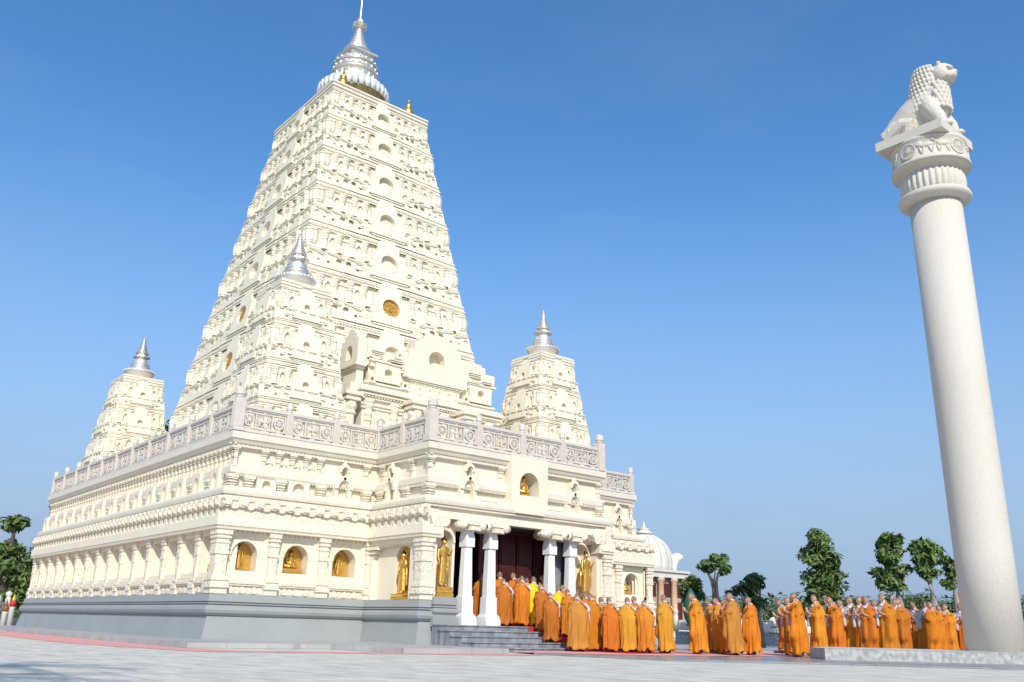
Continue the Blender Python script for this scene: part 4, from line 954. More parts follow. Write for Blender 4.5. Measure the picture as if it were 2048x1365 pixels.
# ---------------------------------------------------------------- monks
def bend(p, lean, pitch):
    p = Vector(p)
    if p.z > .85:
        a = lean*min((p.z-.85)/.45, 1); c, s = math.cos(a), math.sin(a); z, y = p.z-.85, p.y
        p = Vector((p.x, y*c-z*s, .85+y*s+z*c))
    return p
def monk_body(lean, pitch, turn=0):
    b = MB(); b.smooth = True
    T0 = lambda x, y, z: bend((x, y, z), lean, pitch)
    b.T = T0
    b.tube([(0, .02, .8), (0, .02, 1.0), (0, .03, 1.2), (0, .03, 1.34), (0, .01, 1.42), (0, .0, 1.5)], [.14, .13, .15, .13, .055, .052], 12)
    for s in (-1, 1):
        b.tube([(s*.09, .02, .85), (s*.1, 0, .48), (s*.1, .03, .1)], [.09, .06, .04], 10)
        b.ell((s*.1, -.05, .045), (.05, .125, .045))
        b.tube([(s*.06, .02, 1.33), (s*.19, .02, 1.32), (s*.235, .04, 1.08), (s*.07, -.235, 1.13), (s*.03, -.28, 1.17)], [.07, .06, .045, .032, .026], 10)
        # palm, four fingers and a thumb, the two hands laid together
        b.ell((s*.018, -.31, 1.22), (.016, .034, .055), 8, 6)
        for k, (dy, l) in enumerate(((-.027, .06), (-.009, .072), (.009, .067), (.026, .05))):
            b.tube([(s*.016, -.31+dy, 1.25), (s*.014, -.315+dy*1.1, 1.25+l*.55), (s*.012, -.31+dy, 1.25+l)], [.0095, .009, .007], 6)
        b.tube([(s*.022, -.29, 1.19), (s*.03, -.265, 1.225), (s*.02, -.255, 1.255)], [.011, .010, .008], 6)
    def TH(x, y, z):
        c, s = math.cos(pitch), math.sin(pitch); x, y = x*math.cos(turn)-y*math.sin(turn), x*math.sin(turn)+y*math.cos(turn); y0, z0 = y, z-1.47
        return T0(x, y0*c-z0*s, 1.47+y0*s+z0*c)
    b.T = TH
    # head
    n = 20; rs = []
    for i in range(15):
        t = math.pi*(i+.05)/14.1-math.pi/2; ring = []
        for j in range(n):
            a = 2*math.pi*j/n; x = .078*math.cos(t)*math.cos(a); y = .096*math.cos(t)*math.sin(a); z = .118*math.sin(t)
            if z < -.02: x *= 1+z*2.2; y = y*(1+z*1.5)-.0
            ring.append((x, y-.01, 1.56+z))
        rs.append(ring)
    b.rings(rs)
    b.ell((0, -.085, 1.475), (.03, .02, .02), 8, 5)                      # chin
    b.tube([(0, -.096, 1.575), (0, -.108, 1.55), (0, -.118, 1.53)], [.009, .012, .016], 6)
    b.ell((0, -.098, 1.495), (.022, .008, .008), 8, 4)
    for s in (-1, 1):
        b.ell((s*.03, -.09, 1.588), (.022, .01, .006), 6, 4); b.ell((s*.079, .0, 1.55), (.012, .02, .034), 8, 5); b.ell((s*.05, -.06, 1.525), (.02, .02, .022), 6, 4)
    def mf(c):
        # undo the bends only roughly, by testing in head space
        p = Vector(c); a = lean; q = Vector((p.x, p.y, p.z-.85)); cc, ss = math.cos(-a), math.sin(-a)
        q = Vector((q.x, q.y*cc-q.z*ss, .85+q.y*ss+q.z*cc)); q.z -= 1.47; cc, ss = math.cos(-pitch), math.sin(-pitch)
        q = Vector((q.x, q.y*cc-q.z*ss, 1.47+q.y*ss+q.z*cc)); ct, st_ = math.cos(-turn), math.sin(-turn); q = Vector((q.x*ct-q.y*st_, q.x*st_+q.y*ct, q.z))
        if q.z > 1.45:
            if q.y < -.06 and abs(abs(q.x)-.03) < .014 and abs(q.z-1.567) < .006: return 2
            if q.y < -.06 and abs(abs(q.x)-.032) < .02 and abs(q.z-1.592) < .004: return 2
            if q.y < -.07 and abs(q.x) < .022 and abs(q.z-1.494) < .007: return 3
            if q.z > 1.612+.0*q.y or (q.y > .02 and q.z > 1.52): return 1
        return 0
    return remesh(b, 'body', [SKIN, SCALP, EYE, LIPS], .0085, 1, matfn=mf)
def monk_robe(lean, seed, step=0):
    rnd = random.Random(seed); b = MB(); b.smooth = True; b.T = lambda x, y, z: bend((x, y, z), lean, 0)
    n = 64; rs = []; ph = [rnd.uniform(0, 6.28) for _ in range(8)]; wide = rnd.uniform(.84, 1.02)
    prof = [(.05, .275, .225), (.08, .29, .235), (.25, .28, .225), (.45, .27, .215), (.65, .265, .205), (.85, .265, .195), (1.0, .265, .185), (1.12, .262, .175), (1.22, .25, .165), (1.30, .22, .145), (1.36, .17, .12), (1.40, .12, .095), (1.44, .09, .08), (1.46, .085, .075)]
    zs = []
    for i in range(len(prof)-1):
        for k in range(3):
            t = k/3; zs.append(tuple(a+(c-a)*t for a, c in zip(prof[i], prof[i+1])))
    zs.append(prof[-1])
    for (z, rx, ry) in zs:
        ring = []; f = max(0, 1-z/1.25)
        for j in range(n):
            a = 2*math.pi*j/n
            fold = .055*math.sin(9*a+ph[0]+1.6*z)+.04*math.sin(14*a+ph[1]-2.5*z)+.03*math.sin(23*a+ph[2]+3*z)+.05*math.sin(4*a+ph[3]+z)
            fold += .05*math.sin(6*a-9*z+ph[7])*(1 if a > .3 else .6); fold = fold*(.3+1.25*f)+.018*math.sin(12*a*0+26*z+5*a+ph[4])*(1-f)
            r_ = 1+fold
            # hanging drape of the left sleeve in front
            da = math.remainder(a-R(-52), 2*math.pi); dr = math.exp(-(da/.36)**2)*.5*max(0, min(1, (z-.38)/.12))*max(0, min(1, (1.24-z)/.16))
            da2 = math.remainder(a-R(-10), 2*math.pi); dr += math.exp(-(da2/.5)**2)*.14*max(0, min(1, (z-.3)/.2))*max(0, min(1, (1.3-z)/.2))
            r_ += dr
            if step and z < .7: r_ += step*(.7-z)*math.exp(-(math.remainder(a-R(60), 2*math.pi)/.9)**2)
            wz = wide+(1-wide)*max(0, min(1, (z-.85)/.2)); x, y = rx*wz*r_*math.cos(a), ry*r_*math.sin(a)+.02; zz = z
            if z < .1: zz = z+.03*math.sin(3*a+ph[5])+.02*math.sin(7*a+ph[6])+.03
            zc = (1.08+(x+.27)/.31*.34 if y > .02 else 1.10+max(0, x+.03)*2.3+.02*x)+.02*math.sin(8*a)
            if x < (.04 if y > .02 else .11) and zz > zc: zz = zc; x *= 1.03; y = y*1.04
            ring.append((x, y, zz))
        rs.append(ring)
    b.rings(rs, cap=False)
    # left sleeve over the forearm
    b.tube([(.17, .02, 1.31), (.25, .03, 1.12), (.22, -.05, 1.06), (.09, -.2, 1.1)], [.10, .10, .095, .075], 12)
    # edge fold across the chest and the back
    b.tube([(-.27, -.02, 1.09), (-.18, -.14, 1.11), (-.02, -.175, 1.13), (.07, -.15, 1.30), (.11, -.06, 1.42)], [.018, .022, .022, .022, .02], 8)
    b.tube([(-.27, .02, 1.09), (-.2, .17, 1.17), (-.08, .19, 1.29), (.03, .12, 1.42), (.08, .0, 1.46)], [.018, .022, .022, .022, .02], 8)
    o = b.mesh('robe', [ROBES['orange', 0]]); return o
def monk_shirt(lean):
    b = MB(); b.smooth = True; b.T = lambda x, y, z: bend((x, y, z), lean, 0)
    n = 24; rs = []
    for (z, rx, ry) in ((1.0, .24, .15), (1.12, .245, .155), (1.22, .235, .155), (1.30, .21, .14), (1.36, .155, .11), (1.40, .1, .085), (1.44, .075, .07), (1.48, .07, .068), (1.485, .06, .06)):
        rs.append([(rx*.955*math.cos(a), ry*.93*math.sin(a)+.02, z+.008*math.sin(6*a)) for a in [2*math.pi*j/n for j in range(n)]])
    b.rings(rs, cap=False)
    b.tube([(-.17, .02, 1.31), (-.26, .03, 1.12), (-.26, .02, 1.05), (-.13, -.15, 1.1), (-.09, -.2, 1.12)], [.09, .095, .095, .075, .07], 12)
    b.rings([[(x0, y0, z) for x0, y0 in ((-.30, .03), (-.28, -.1), (-.17, -.22), (-.10, -.22), (-.14, -.12), (-.22, .03))] for z in (1.1, .98, .86, .80)])
    b.tube([(-.075, .05, 1.44), (0, .085, 1.46), (.075, .05, 1.45)], [.02, .022, .02], 8); b.tube([(-.075, .02, 1.43), (-.04, -.085, 1.37), (.02, -.1, 1.33)], [.02, .02, .018], 8)
    return b.mesh('shirt', SHIRT)
def monk_shoes():
    b = MB(); b.smooth = True
    for s in (-1, 1):
        b.ell((s*.1, -.05, .02), (.058, .14, .02), 10, 5); b.tube([(s*.1-.05, -.1, .03), (s*.1, -.11, .095), (s*.1+.05, -.1, .03)], [.012]*3, 6); b.tube([(s*.1, .06, .03), (s*.1, .03, .1)], [.05, .05], 8)
    return b.mesh('sandals', SHOE)
LEANS = ((.04, .12), (.16, .3), (.34, .35))
BODY = [[monk_body(l[0], l[1]+dp, tn) for dp, tn in ((0, 0), (.18, .4), (.02, -.35))] for l in LEANS]; SHIRTS = [monk_shirt(l[0]) for l in LEANS]; SHOES = monk_shoes()
ROBEM = [[monk_robe(LEANS[i][0], 10*i+k, (0, .0, .35, 0, .1, 0)[k]) for k in range(6)] for i in range(3)]
NM = [0]
YPL = {964: (23.1, .67), 1001: (23.0, .67), 1029: (23.05, .67), 1010: (22.0, .67), 1038: (22.8, .67), 1046: (22.0, .67), 1055: (22.7, .67), 1068: (21.9, .67), 1087: (22.7, .67), 1086: (20.98, .53), 1118: (21, .53), 1127: (21.7, .67), 1104: (19.95, .25), 1139: (20.4, .39), 1173: (19.9, .25), 1158: (18.7, .05), 1187: (19.0, .05), 1203: (19.4, .12), 1222: (18.3, .05), 1257: (18, .05), 1270: (18.7, .05), 1291: (17.6, .05), 1329: (17.5, .05)}
def monk(px, py, col, az, lean, h, zg, label, var=None, group='monks in the procession'):
    if px in YPL: yy, zg = YPL[px]; p = hit(px, py, 1, yy); h = p.z-zg
    else: p = hit(px, py, 2, zg+h)
    s = h/(1.675-(.0, .035, .105)[lean])
    r_ = empty('person', (p.x, p.y, zg), R(180-az+(-9, 4, 10, -3, 7, -6, 0)[NM[0] % 7])); r_.scale = (s*(.94, 1.02, .98, 1.05)[NM[0] % 4], s, s)
    tag(r_, label, 'person', group)
    v = (0, 3, 1, 5, 4)[NM[0] % 5] if var is None else var; NM[0] += 1
    link('body', BODY[lean][(NM[0]*5//2) % 3], r_); o = link('robe', ROBEM[lean][v], r_); o.material_slots[0].link = 'OBJECT'; o.material_slots[0].material = ROBES[col, (NM[0]*7) % 3]
    link('shirt', SHIRTS[lean], r_); link('sandals', SHOES, r_)
    return r_
MONKS = [
 (964, 1146, 'orange', 12, 0, 1.62, .67, 'monk in orange robe standing between the two left porch pillars'),
 (1001, 1143, 'orange', 8, 0, 1.72, .67, 'monk in orange robe just right of the second porch pillar, half hidden'),
 (1029, 1145, 'orange', 15, 0, 1.66, .67, 'monk in orange robe with white collar farthest forward in the doorway'),
 (1010, 1157, 'brown', 18, 1, 1.60, .67, 'monk in russet robe at the left end of the top step, hand at his side'),
 (1038, 1156, 'brown', 10, 0, 1.58, .67, 'monk mostly hidden behind the broad orange back at the door'),
 (1046, 1152, 'orange', 20, 1, 1.66, .67, 'monk in wide orange robe standing on the top step before the door'),
 (1055, 1156, 'orange', 5, 0, 1.62, .67, 'monk glimpsed between the wide orange robe and the yellow robe'),
 (1068, 1153, 'yellow', 12, 0, 1.66, .67, 'monk in bright yellow robe on the top step'),
 (1087, 1150, 'ochre', 10, 0, 1.70, .67, 'monk in ochre robe with lavender sleeve behind the yellow robe'),
 (1086, 1167, 'brown', 20, 1, 1.66, .53, 'monk in russet robe stepping onto the upper stair'),
 (1118, 1172, 'yellow', 8, 0, 1.62, .53, 'monk in yellow robe half hidden farther down the stairs'),
 (1127, 1170, 'orange', 2, 0, 1.62, .67, 'monk with pink collar seen just behind the second yellow robe'),
 (1104, 1187, 'brown', 22, 2, 1.58, .39, 'monk in russet robe bending forward on the middle stair'),
 (1139, 1178, 'brown', 14, 1, 1.62, .39, 'monk in russet robe behind the large ochre robe on the stairs'),
 (1173, 1184, 'orange', 10, 0, 1.60, .25, 'monk in orange robe whose head shows behind the large ochre back'),
 (1158, 1189, 'ochre', 35, 2, 1.62, .12, 'monk in wide billowing ochre robe climbing the lowest step'),
 (1187, 1187, 'brown', 12, 1, 1.62, .12, 'monk in russet robe right behind the billowing ochre robe'),
 (1203, 1194, 'ochre', 6, 0, 1.54, .12, 'monk in ochre robe seen between two orange robes at the foot of the steps'),
 (1222, 1195, 'orange', 22, 1, 1.58, .05, 'monk in deep orange robe at the foot of the steps with bowed head'),
 (1257, 1195, 'ochre', 25, 1, 1.60, .05, 'monk in mustard robe with pink sash on the pink carpet'),
 (1270, 1192, 'orange', 15, 0, 1.58, .05, 'monk in orange robe beside the mustard robe, face turned left'),
 (1291, 1201, 'amber', 30, 2, 1.54, .05, 'monk in vivid orange robe bowing with white collar before the last of the stair queue'),
 (1329, 1189, 'ochre', 8, 0, 1.64, .05, 'monk in slim ochre robe last in the queue by the pavilion steps'),
 (1393, 1187, 'amber', -25, 1, 1.68, .045, 'monk in broad amber robe leading the middle group'),
 (1424, 1199, 'amber', -30, 1, 1.60, .045, 'monk in amber robe second in the middle group, robe in shadow'),
 (1450, 1198, 'orange', -20, 0, 1.56, .045, 'monk behind the middle group showing a white shoulder'),
 (1440, 1196, 'amber', -15, 1, 1.62, .045, 'monk in amber robe with white strap in the middle group'),
 (1463, 1185, 'ochre', -10, 0, 1.72, .045, 'tall monk in mustard robe in the middle group'),
 (1499, 1194, 'orange', -35, 0, 1.64, .045, 'barefoot monk in deep orange robe last of the middle group'),
 (1577, 1194, 'brown', -50, 0, 1.70, .045, 'monk just behind the broad orange profile with his face forward'),
 (1566, 1200, 'brown', -52, 1, 1.70, .045, 'monk with raised joined hands at the head of the right group'),
 (1590, 1185, 'orange', -48, 0, 1.78, .045, 'monk in broad orange robe in profile with joined hands'),
 (1630, 1189, 'amber', -62, 0, 1.78, .045, 'monk in light orange robe with hands held out at his chest'),
 (1681, 1199, 'brown', -75, 0, 1.74, .045, 'monk in the back row behind the first grey sleeved monks'),
 (1655, 1193, 'brown', -80, 0, 1.80, .045, 'monk with long grey sleeve standing left of the plinth'),
 (1668, 1195, 'orange', -62, 1, 1.76, .045, 'monk in deep orange robe with bowed head at the left corner of the plinth'),
 (1720, 1192, 'brown', -80, 0, 1.80, .045, 'dark faced monk in the back row beside the lavender shoulder'),
 (1699, 1193, 'ochre', -95, 0, 1.80, .045, 'monk in ochre robe with white shoulder cloth and hanging cloth'),
 (1749, 1199, 'orange', -85, 0, 1.74, .045, 'monk in the back row with pale pink collar'),
 (1731, 1192, 'orange', -88, 0, 1.80, .045, 'monk in orange robe with blue-grey patterned shoulder'),
 (1767, 1188, 'brown', -98, 1, 1.86, .045, 'tall shaded monk in russet robe with blue-grey sleeve'),
 (1790, 1197, 'brown', -90, 0, 1.78, .045, 'monk in the back row just left of a bowed orange robed monk'),
 (1797, 1196, 'orange', -95, 0, 1.80, .045, 'monk in orange robe with white shoulder right of the shaded monk'),
 (1849, 1203, 'orange', -95, 1, 1.78, .045, 'monk in orange robe with grey collar behind the deeply bowed monk'),
 (1829, 1206, 'orange', -90, 2, 1.76, .045, 'deeply bowed monk with white shoulder behind the plinth'),
 (1878, 1210, 'orange', -80, 0, 1.76, .045, 'monk in the back row between two orange robed monks near the pillar'),
 (1866, 1205, 'orange', -62, 1, 1.80, .045, 'monk in orange robe turned in profile near the pillar'),
 (1890, 1208, 'amber', -85, 0, 1.80, .045, 'monk in amber robe with square grey collar near the pillar'),
 (1920, 1208, 'orange', -105, 1, 1.82, .045, 'monk with white shoulder standing right beside the pillar'),
]
for i, mk in enumerate(MONKS): monk(*mk, var=(2 if 'billowing' in mk[7] else None))
# ---------------------------------------------------------------- surroundings
def at(px, py, dist):                        # point seen at a photo pixel, at a horizontal distance
    v = ray(px, py); t = dist/math.hypot(v.x, v.y); return Vector((v.x*t, v.y*t, CAMZ+v.z*t))
def leafball(b, c, r_, n, size, rnd, shell=.55, up=.35):
    for _ in range(n):
        d = Vector((rnd.gauss(0, 1), rnd.gauss(0, 1), rnd.gauss(0, 1))).normalized(); k = shell+(1.06-shell)*rnd.random()**.6
        p = Vector((c[0]+d.x*r_[0]*k, c[1]+d.y*r_[1]*k, c[2]+d.z*r_[2]*k))
        nrm = (d+Vector((rnd.uniform(-.8, .8), rnd.uniform(-.8, .8), rnd.uniform(-.3, .9)+up))).normalized()
        a = nrm.cross(Vector((rnd.uniform(-1, 1), rnd.uniform(-1, 1), rnd.uniform(-1, 1))))
        if a.length < .01: continue
        a.normalize(); e_ = nrm.cross(a); s = size*rnd.uniform(.6, 1.3)
        b.add([tuple(p-a*s), tuple(p-e_*s*.38), tuple(p+a*s*1.1-nrm*s*.25), tuple(p+e_*s*.38)], [(0, 1, 2, 3)])
def tree(x, y, lobes, trunk, leaf, bark, label, seed, size=.16, dens=1.0, group='trees beyond the paved court', cat='tree', name='leafy_tree'):
    # lobes: (dx, dy, z, rx, rz); trunk: list of (points, radii)
    rnd = random.Random(seed); r_ = empty(name, (x, y, 0)); tag(r_, label, cat, group)
    b = MB()
    for (dx, dy, z, rx, rz) in lobes:
        ns = max(7, int(9*rx*rz))
        for i in range(ns):
            d = Vector((rnd.gauss(0, 1), rnd.gauss(0, 1), rnd.gauss(0, 1))).normalized()*rnd.uniform(.35, .85)
            q = rnd.uniform(.42, .66)
            leafball(b, (dx+d.x*rx, dy+d.y*rx, z+d.z*rz), (rx*q, rx*q, rz*q*.9), int(22*dens*rx*rz/(size*size)/ns)+8, size, rnd)
    o = b.obj('crown', leaf, r_, False)
    b = MB(); b.smooth = True
    for pts, rad in trunk: b.tube(pts, rad, 8)
    b.obj('trunk', bark, r_)
    return r_
# slim trees on the right, measured from the photograph
def mpp(px, dist): return (at(px+1, 1260, dist)-at(px, 1260, dist)).length
def photo_tree(cx, lobes, trunks, dist, leaf, bark, label, seed, size=.2, dens=1.0, **kw):
    base = at(cx, 1260, dist); s = mpp(cx, dist); side = Vector((math.cos(YAW), -math.sin(YAW)))
    rnd = random.Random(seed+99); L = []
    for (px, py, rx, ry) in lobes:
        z = at(px, py, dist).z; u = (px-cx)*s; w_ = rnd.uniform(-.3, .3)*rx*s
        L.append((side.x*u+math.sin(YAW)*w_, side.y*u+math.cos(YAW)*w_, z, rx*s*1.13, ry*s*1.1))
    T_ = []
    for pts, rad in trunks:
        P = []
        for (px, py) in pts:
            u = (px-cx)*s; z = at(px, py, dist).z if py < 1280 else -.05; P.append((side.x*u, side.y*u, z))
        T_.append((P, rad))
    return tree(base.x, base.y, L, T_, leaf, bark, label, seed, size, dens, **kw)
photo_tree(1652, [(1648, 1085, 30, 26), (1640, 1110, 26, 20), (1668, 1120, 26, 24), (1655, 1150, 38, 26), (1670, 1165, 28, 24), (1635, 1170, 24, 22), (1650, 1195, 34, 24), (1660, 1215, 28, 18)],
           [([(1655, 1300), (1656, 1215), (1654, 1170), (1652, 1130), (1648, 1095)], [.3, .26, .2, .12, .05]), ([(1655, 1180), (1642, 1165), (1632, 1150)], [.1, .07, .03])],
           48, LEAF, BARK, 'tallest leafy tree, dense dark crown reaching nearly to the ground, right of the middle', 3, .2)
photo_tree(1797, [(1792, 1082, 22, 18), (1812, 1078, 16, 14), (1785, 1110, 26, 20), (1805, 1115, 26, 24), (1790, 1145, 30, 24), (1812, 1140, 20, 20), (1780, 1165, 20, 18), (1800, 1170, 18, 16)],
           [([(1804, 1300), (1806, 1210), (1803, 1150), (1798, 1110)], [.22, .19, .13, .05]), ([(1804, 1148), (1812, 1138), (1818, 1130)], [.1, .06, .03]), ([(1804, 1150), (1797, 1138)], [.08, .03]), ([(1788, 1300), (1790, 1200), (1791, 1172)], [.14, .11, .05])],
           47, LEAF, BARK, 'leafy tree with pale straight trunk and ragged top, second of the tall right-hand trees', 4, .2)
photo_tree(1870, [(1868, 1090, 24, 16), (1852, 1098, 18, 14), (1885, 1100, 18, 16), (1872, 1122, 30, 20), (1862, 1145, 20, 14), (1882, 1148, 18, 12)],
           [([(1876, 1300), (1874, 1205), (1871, 1165), (1868, 1120)], [.22, .18, .12, .05]), ([(1871, 1165), (1880, 1150)], [.08, .04]), ([(1871, 1167), (1862, 1150)], [.08, .04])],
           47, LEAF, BARK, 'leafy tree with bare pale trunk just left of the stone pillar', 5, .2)
photo_tree(1916, [(1912, 1120, 14, 14), (1918, 1145, 18, 18), (1910, 1165, 14, 14), (1930, 1130, 20, 20)],
           [([(1922, 1300), (1921, 1200), (1918, 1150)], [.2, .15, .06])], 50, LEAFL, BARK, 'bright green tree mostly hidden behind the stone pillar', 6, .2)
photo_tree(1434, [(1445, 1122, 20, 14), (1425, 1130, 20, 12), (1448, 1140, 18, 12), (1412, 1134, 10, 7), (1436, 1128, 24, 14)],
           [([(1428, 1300), (1431, 1205), (1427, 1160), (1418, 1142)], [.13, .11, .09, .04]), ([(1440, 1300), (1438, 1200), (1437, 1165), (1442, 1145)], [.12, .1, .08, .04]), ([(1436, 1200), (1431, 1165), (1436, 1145)], [.09, .07, .03])],
           50, LEAFL, DBARK, 'small round-topped tree with three bare dark stems beside the domed pavilion', 7, .17, dens=1.2)
photo_tree(1510, [(1508, 1160, 22, 14), (1520, 1168, 16, 14), (1500, 1180, 20, 18), (1512, 1205, 20, 16), (1470, 1183, 14, 9)],
           [([(1526, 1300), (1521, 1235), (1527, 1205), (1524, 1185), (1514, 1165)], [.13, .12, .1, .08, .04]), ([(1522, 1200), (1512, 1180), (1505, 1165)], [.08, .06, .03]), ([(1500, 1240), (1496, 1215), (1485, 1190), (1478, 1178)], [.09, .08, .06, .03]), ([(1510, 1235), (1502, 1205), (1493, 1185), (1486, 1172)], [.08, .07, .06, .03])],
           44, LEAFD, BARK, 'low topiary tree with twisted white branches behind the middle monks', 8, .16, dens=1.2)
photo_tree(1384, [(1386, 1162, 18, 10), (1376, 1172, 16, 12), (1396, 1172, 14, 14), (1386, 1188, 20, 14)],
           [([(1385, 1300), (1386, 1215), (1386, 1185)], [.12, .1, .05])], 52, LEAF, BARK, 'small dark green tree close to the right end of the pavilion roof', 9, .17, dens=1.3)
rnd = random.Random(5)
hz = []
for i in range(15):
    px = 1415+i*37+rnd.uniform(-8, 8); top = 1212+rnd.uniform(-14, 8) if i < 6 else 1200+rnd.uniform(-14, 10)
    hz.append((px, top))
BL = ['low bush behind the boundary railing between the round-topped tree and the twisted tree', 'olive bush just right of the round-topped tree', 'grey-green bush under the twisted white branches', 'reedy green bush left of the broad orange robed monk', 'pale green bush above the white railing panel', 'round bush left of the tallest tree',
      'bush at the left foot of the tallest tree', 'bush at the right foot of the tallest tree', 'low bush right of the tallest tree', 'rounded bush behind the heads in the middle of the right group', 'bush left of the pale straight trunk', 'dark bush between the two pale trunks', 'wide bush behind the bowed monks', 'bush at the foot of the tree next to the pillar', 'bush partly hidden by the left edge of the stone pillar']
for i, (px, top) in enumerate(hz):
    d = 64+rnd.uniform(-4, 8); s = mpp(px, d); base = at(px, 1260, d); zt = at(px, top, d).z
    lob = [(rnd.uniform(-.8, .8), rnd.uniform(-.5, .5), zt*.5+rnd.uniform(-.2, .2), rnd.uniform(.8, 1.15), zt*.45) for _ in range(3)]
    tree(base.x, base.y, lob, [([(0, 0, -.05), (0, 0, zt*.5), (.2, 0, zt*.8)], [.08, .06, .02])], (LEAF, LEAFD, LEAFL)[i % 3], DBARK, BL[i], 40+i, .17, .9, 'bushes along the far edge of the court', 'bush', 'bush')
# far wood, one mass
b = MB(); rnd = random.Random(11)
for i in range(150):
    px = 1380+i*7.2+rnd.uniform(-6, 6) if i < 100 else -260+(i-100)*7.5; d = rnd.uniform(96, 118); p = at(px, 1262, d); h = rnd.uniform(3.2, 4.8)
    leafball(b, (p.x, p.y, h*.5), (rnd.uniform(2, 3.2), rnd.uniform(2, 3.2), h*.55), 150, .42, rnd, .6)
o = b.obj('far_wood', mat('hazy_leaves', (.10, .15, .065), .8, var=.3, vscale=.4, col2=(.055, .09, .045)), None, False); tag(o, 'low hazy wood closing the horizon behind the court', 'wood', kind='stuff')
# big trees on the left
def big(cx, lobes, trunks, dist, label, seed, leaf=LEAF): photo_tree(cx, lobes, trunks, dist, leaf, DBARK, label, seed, .24, .75, group='trees left of the temple')
big(-12, [(-15, 1045, 28, 22), (-4, 1040, 22, 16), (-24, 1090, 30, 24), (2, 1105, 26, 22), (-8, 1130, 42, 28), (10, 1165, 36, 30), (-10, 1200, 44, 26), (16, 1205, 30, 26)], [([(-8, 1300), (-8, 1200), (-10, 1120), (-10, 1060)], [.4, .33, .22, .08])], 58, 'big leafy tree cut by the left edge of the photo', 21)
big(48, [(66, 1082, 26, 12), (84, 1078, 20, 10), (56, 1105, 32, 22), (40, 1132, 32, 26), (55, 1145, 32, 26), (38, 1175, 34, 28), (32, 1205, 32, 24), (66, 1125, 26, 24), (28, 1228, 26, 16)], [([(44, 1300), (44, 1200), (46, 1130), (50, 1090)], [.35, .28, .18, .06])], 66, 'dense leafy tree rising directly behind the far left corner of the temple', 22, LEAFL)
big(16, [(14, 1140, 24, 24), (22, 1175, 24, 24), (10, 1200, 26, 22), (26, 1210, 24, 18)], [([(16, 1300), (16, 1210), (16, 1150)], [.3, .22, .08])], 70, 'darker tree in the gap between the two big left trees', 23, LEAFD)
p = at(342, 852, 62); tree(p.x, p.y, [(0, 0, p.z-.4, 1.0, 1.0), (0, 0, 6, 2.2, 3.5)], [([(0, 0, 0), (0, 0, p.z-1)], [.3, .1])], LEAFD, DBARK, 'tree whose tip shows between the far turret and the tall tower', 24, .25, .5, 'trees left of the temple')
# palm outside the frame on the left whose shadow falls on the paving
def palm(x, y, h, seed, label):
    rnd = random.Random(seed); r_ = empty('palm_tree', (x, y, 0)); tag(r_, label, 'palm tree', 'palms beside the court')
    b = MB(); b.smooth = True; b.tube([(0, 0, 0), (.1, .05, h*.5), (0, 0, h)], [.2, .14, .11], 10); b.obj('trunk', BARK, r_)
    b = MB()
    for k in range(17):
        a = 2*math.pi*k/17+rnd.uniform(-.1, .1); el = rnd.uniform(.1, .9); L = rnd.uniform(1.7, 2.3); pts = []
        for i in range(9):
            t = i/8; pts.append(Vector((math.cos(a)*L*t*math.cos(el*(1-t)), math.sin(a)*L*t*math.cos(el*(1-t)), h+L*(math.sin(el)*t-.75*t*t))))
        b.tube(pts, [.02]*8+[.006], 4)
        for i in range(1, 9):
            for q in (0, .5):
                t = pts[i-1].lerp(pts[i], q); d = (pts[i]-pts[i-1]).normalized(); sd_ = d.cross(Vector((0, 0, 1))).normalized()
                for s in (-1, 1):
                    tip = t+sd_*s*.42*(1-.5*i/9)+d*.22-Vector((0, 0, .12)); b.add([tuple(t), tuple(t+d*.05), tuple(tip)], [(0, 1, 2)])
    b.obj('fronds', PALML, r_, False)
for (x, y, h, sd_, lb) in ((-2.5, 4.7, 7.4, 1, 'palm tree standing farthest forward beyond the left edge of the photo'), (-3.1, 2.7, 7.2, 2, 'middle palm tree of the three beyond the left edge of the photo'), (-5.2, 1.2, 6.8, 3, 'palm tree farthest left of the three beyond the edge of the photo')): palm(x, y, h, sd_, lb)
# ---------------------------------------------------------------- domed pavilion behind the right end of the temple
D = 60; base = at(1292, 1262, D); s = mpp(1292, D)
def pz(py, px=1340): return at(px, py, D).z
hwid = 78*s/1.25
pav = empty('pavilion', (base.x, base.y, 0), 0); tag(pav, 'white domed pavilion with apricot columns behind the right end of the temple', 'pavilion')
b = MB(); b.box(-hwid*.82, hwid*.82, -hwid*.82, hwid*.82, .9, pz(1158)); b.obj('wall', BRICKY, pav)
b = MB(); b.box(-hwid*1.05, hwid*1.05, -hwid*1.05, hwid*1.05, 0, .95); b.obj('podium', WHITEW, pav)
b = MB(); z0, z1 = pz(1158), pz(1143)
b.box(-hwid, hwid, -hwid, hwid, z0, z0+(z1-z0)*.7); b.box(-hwid*1.06, hwid*1.06, -hwid*1.06, hwid*1.06, z0+(z1-z0)*.7, z1); b.obj('roof_slab', WHITEW, pav)
b = MB(); b.smooth = True; zt = pz(1068); H = zt-z1; rr = hwid*.92
prof = [(rr*f, z1+H*g) for f, g in ((1, 0), (1.0, .12), (.985, .3), (.93, .48), (.83, .64), (.68, .78), (.5, .88), (.34, .94), (.26, .97))]
b.lathe(0, 0, prof, 64, .02, 16)
b.lathe(0, 0, [(rr*.34, zt-.02*H), (rr*.36, zt+.02*H), (rr*.22, zt+.05*H), (rr*.2, zt+.1*H), (rr*.25, zt+.12*H), (rr*.06, zt+.16*H), (rr*.05, zt+.22*H), (.01, zt+.34*H)], 20)
dome = b.obj('dome', WHITEW, pav)
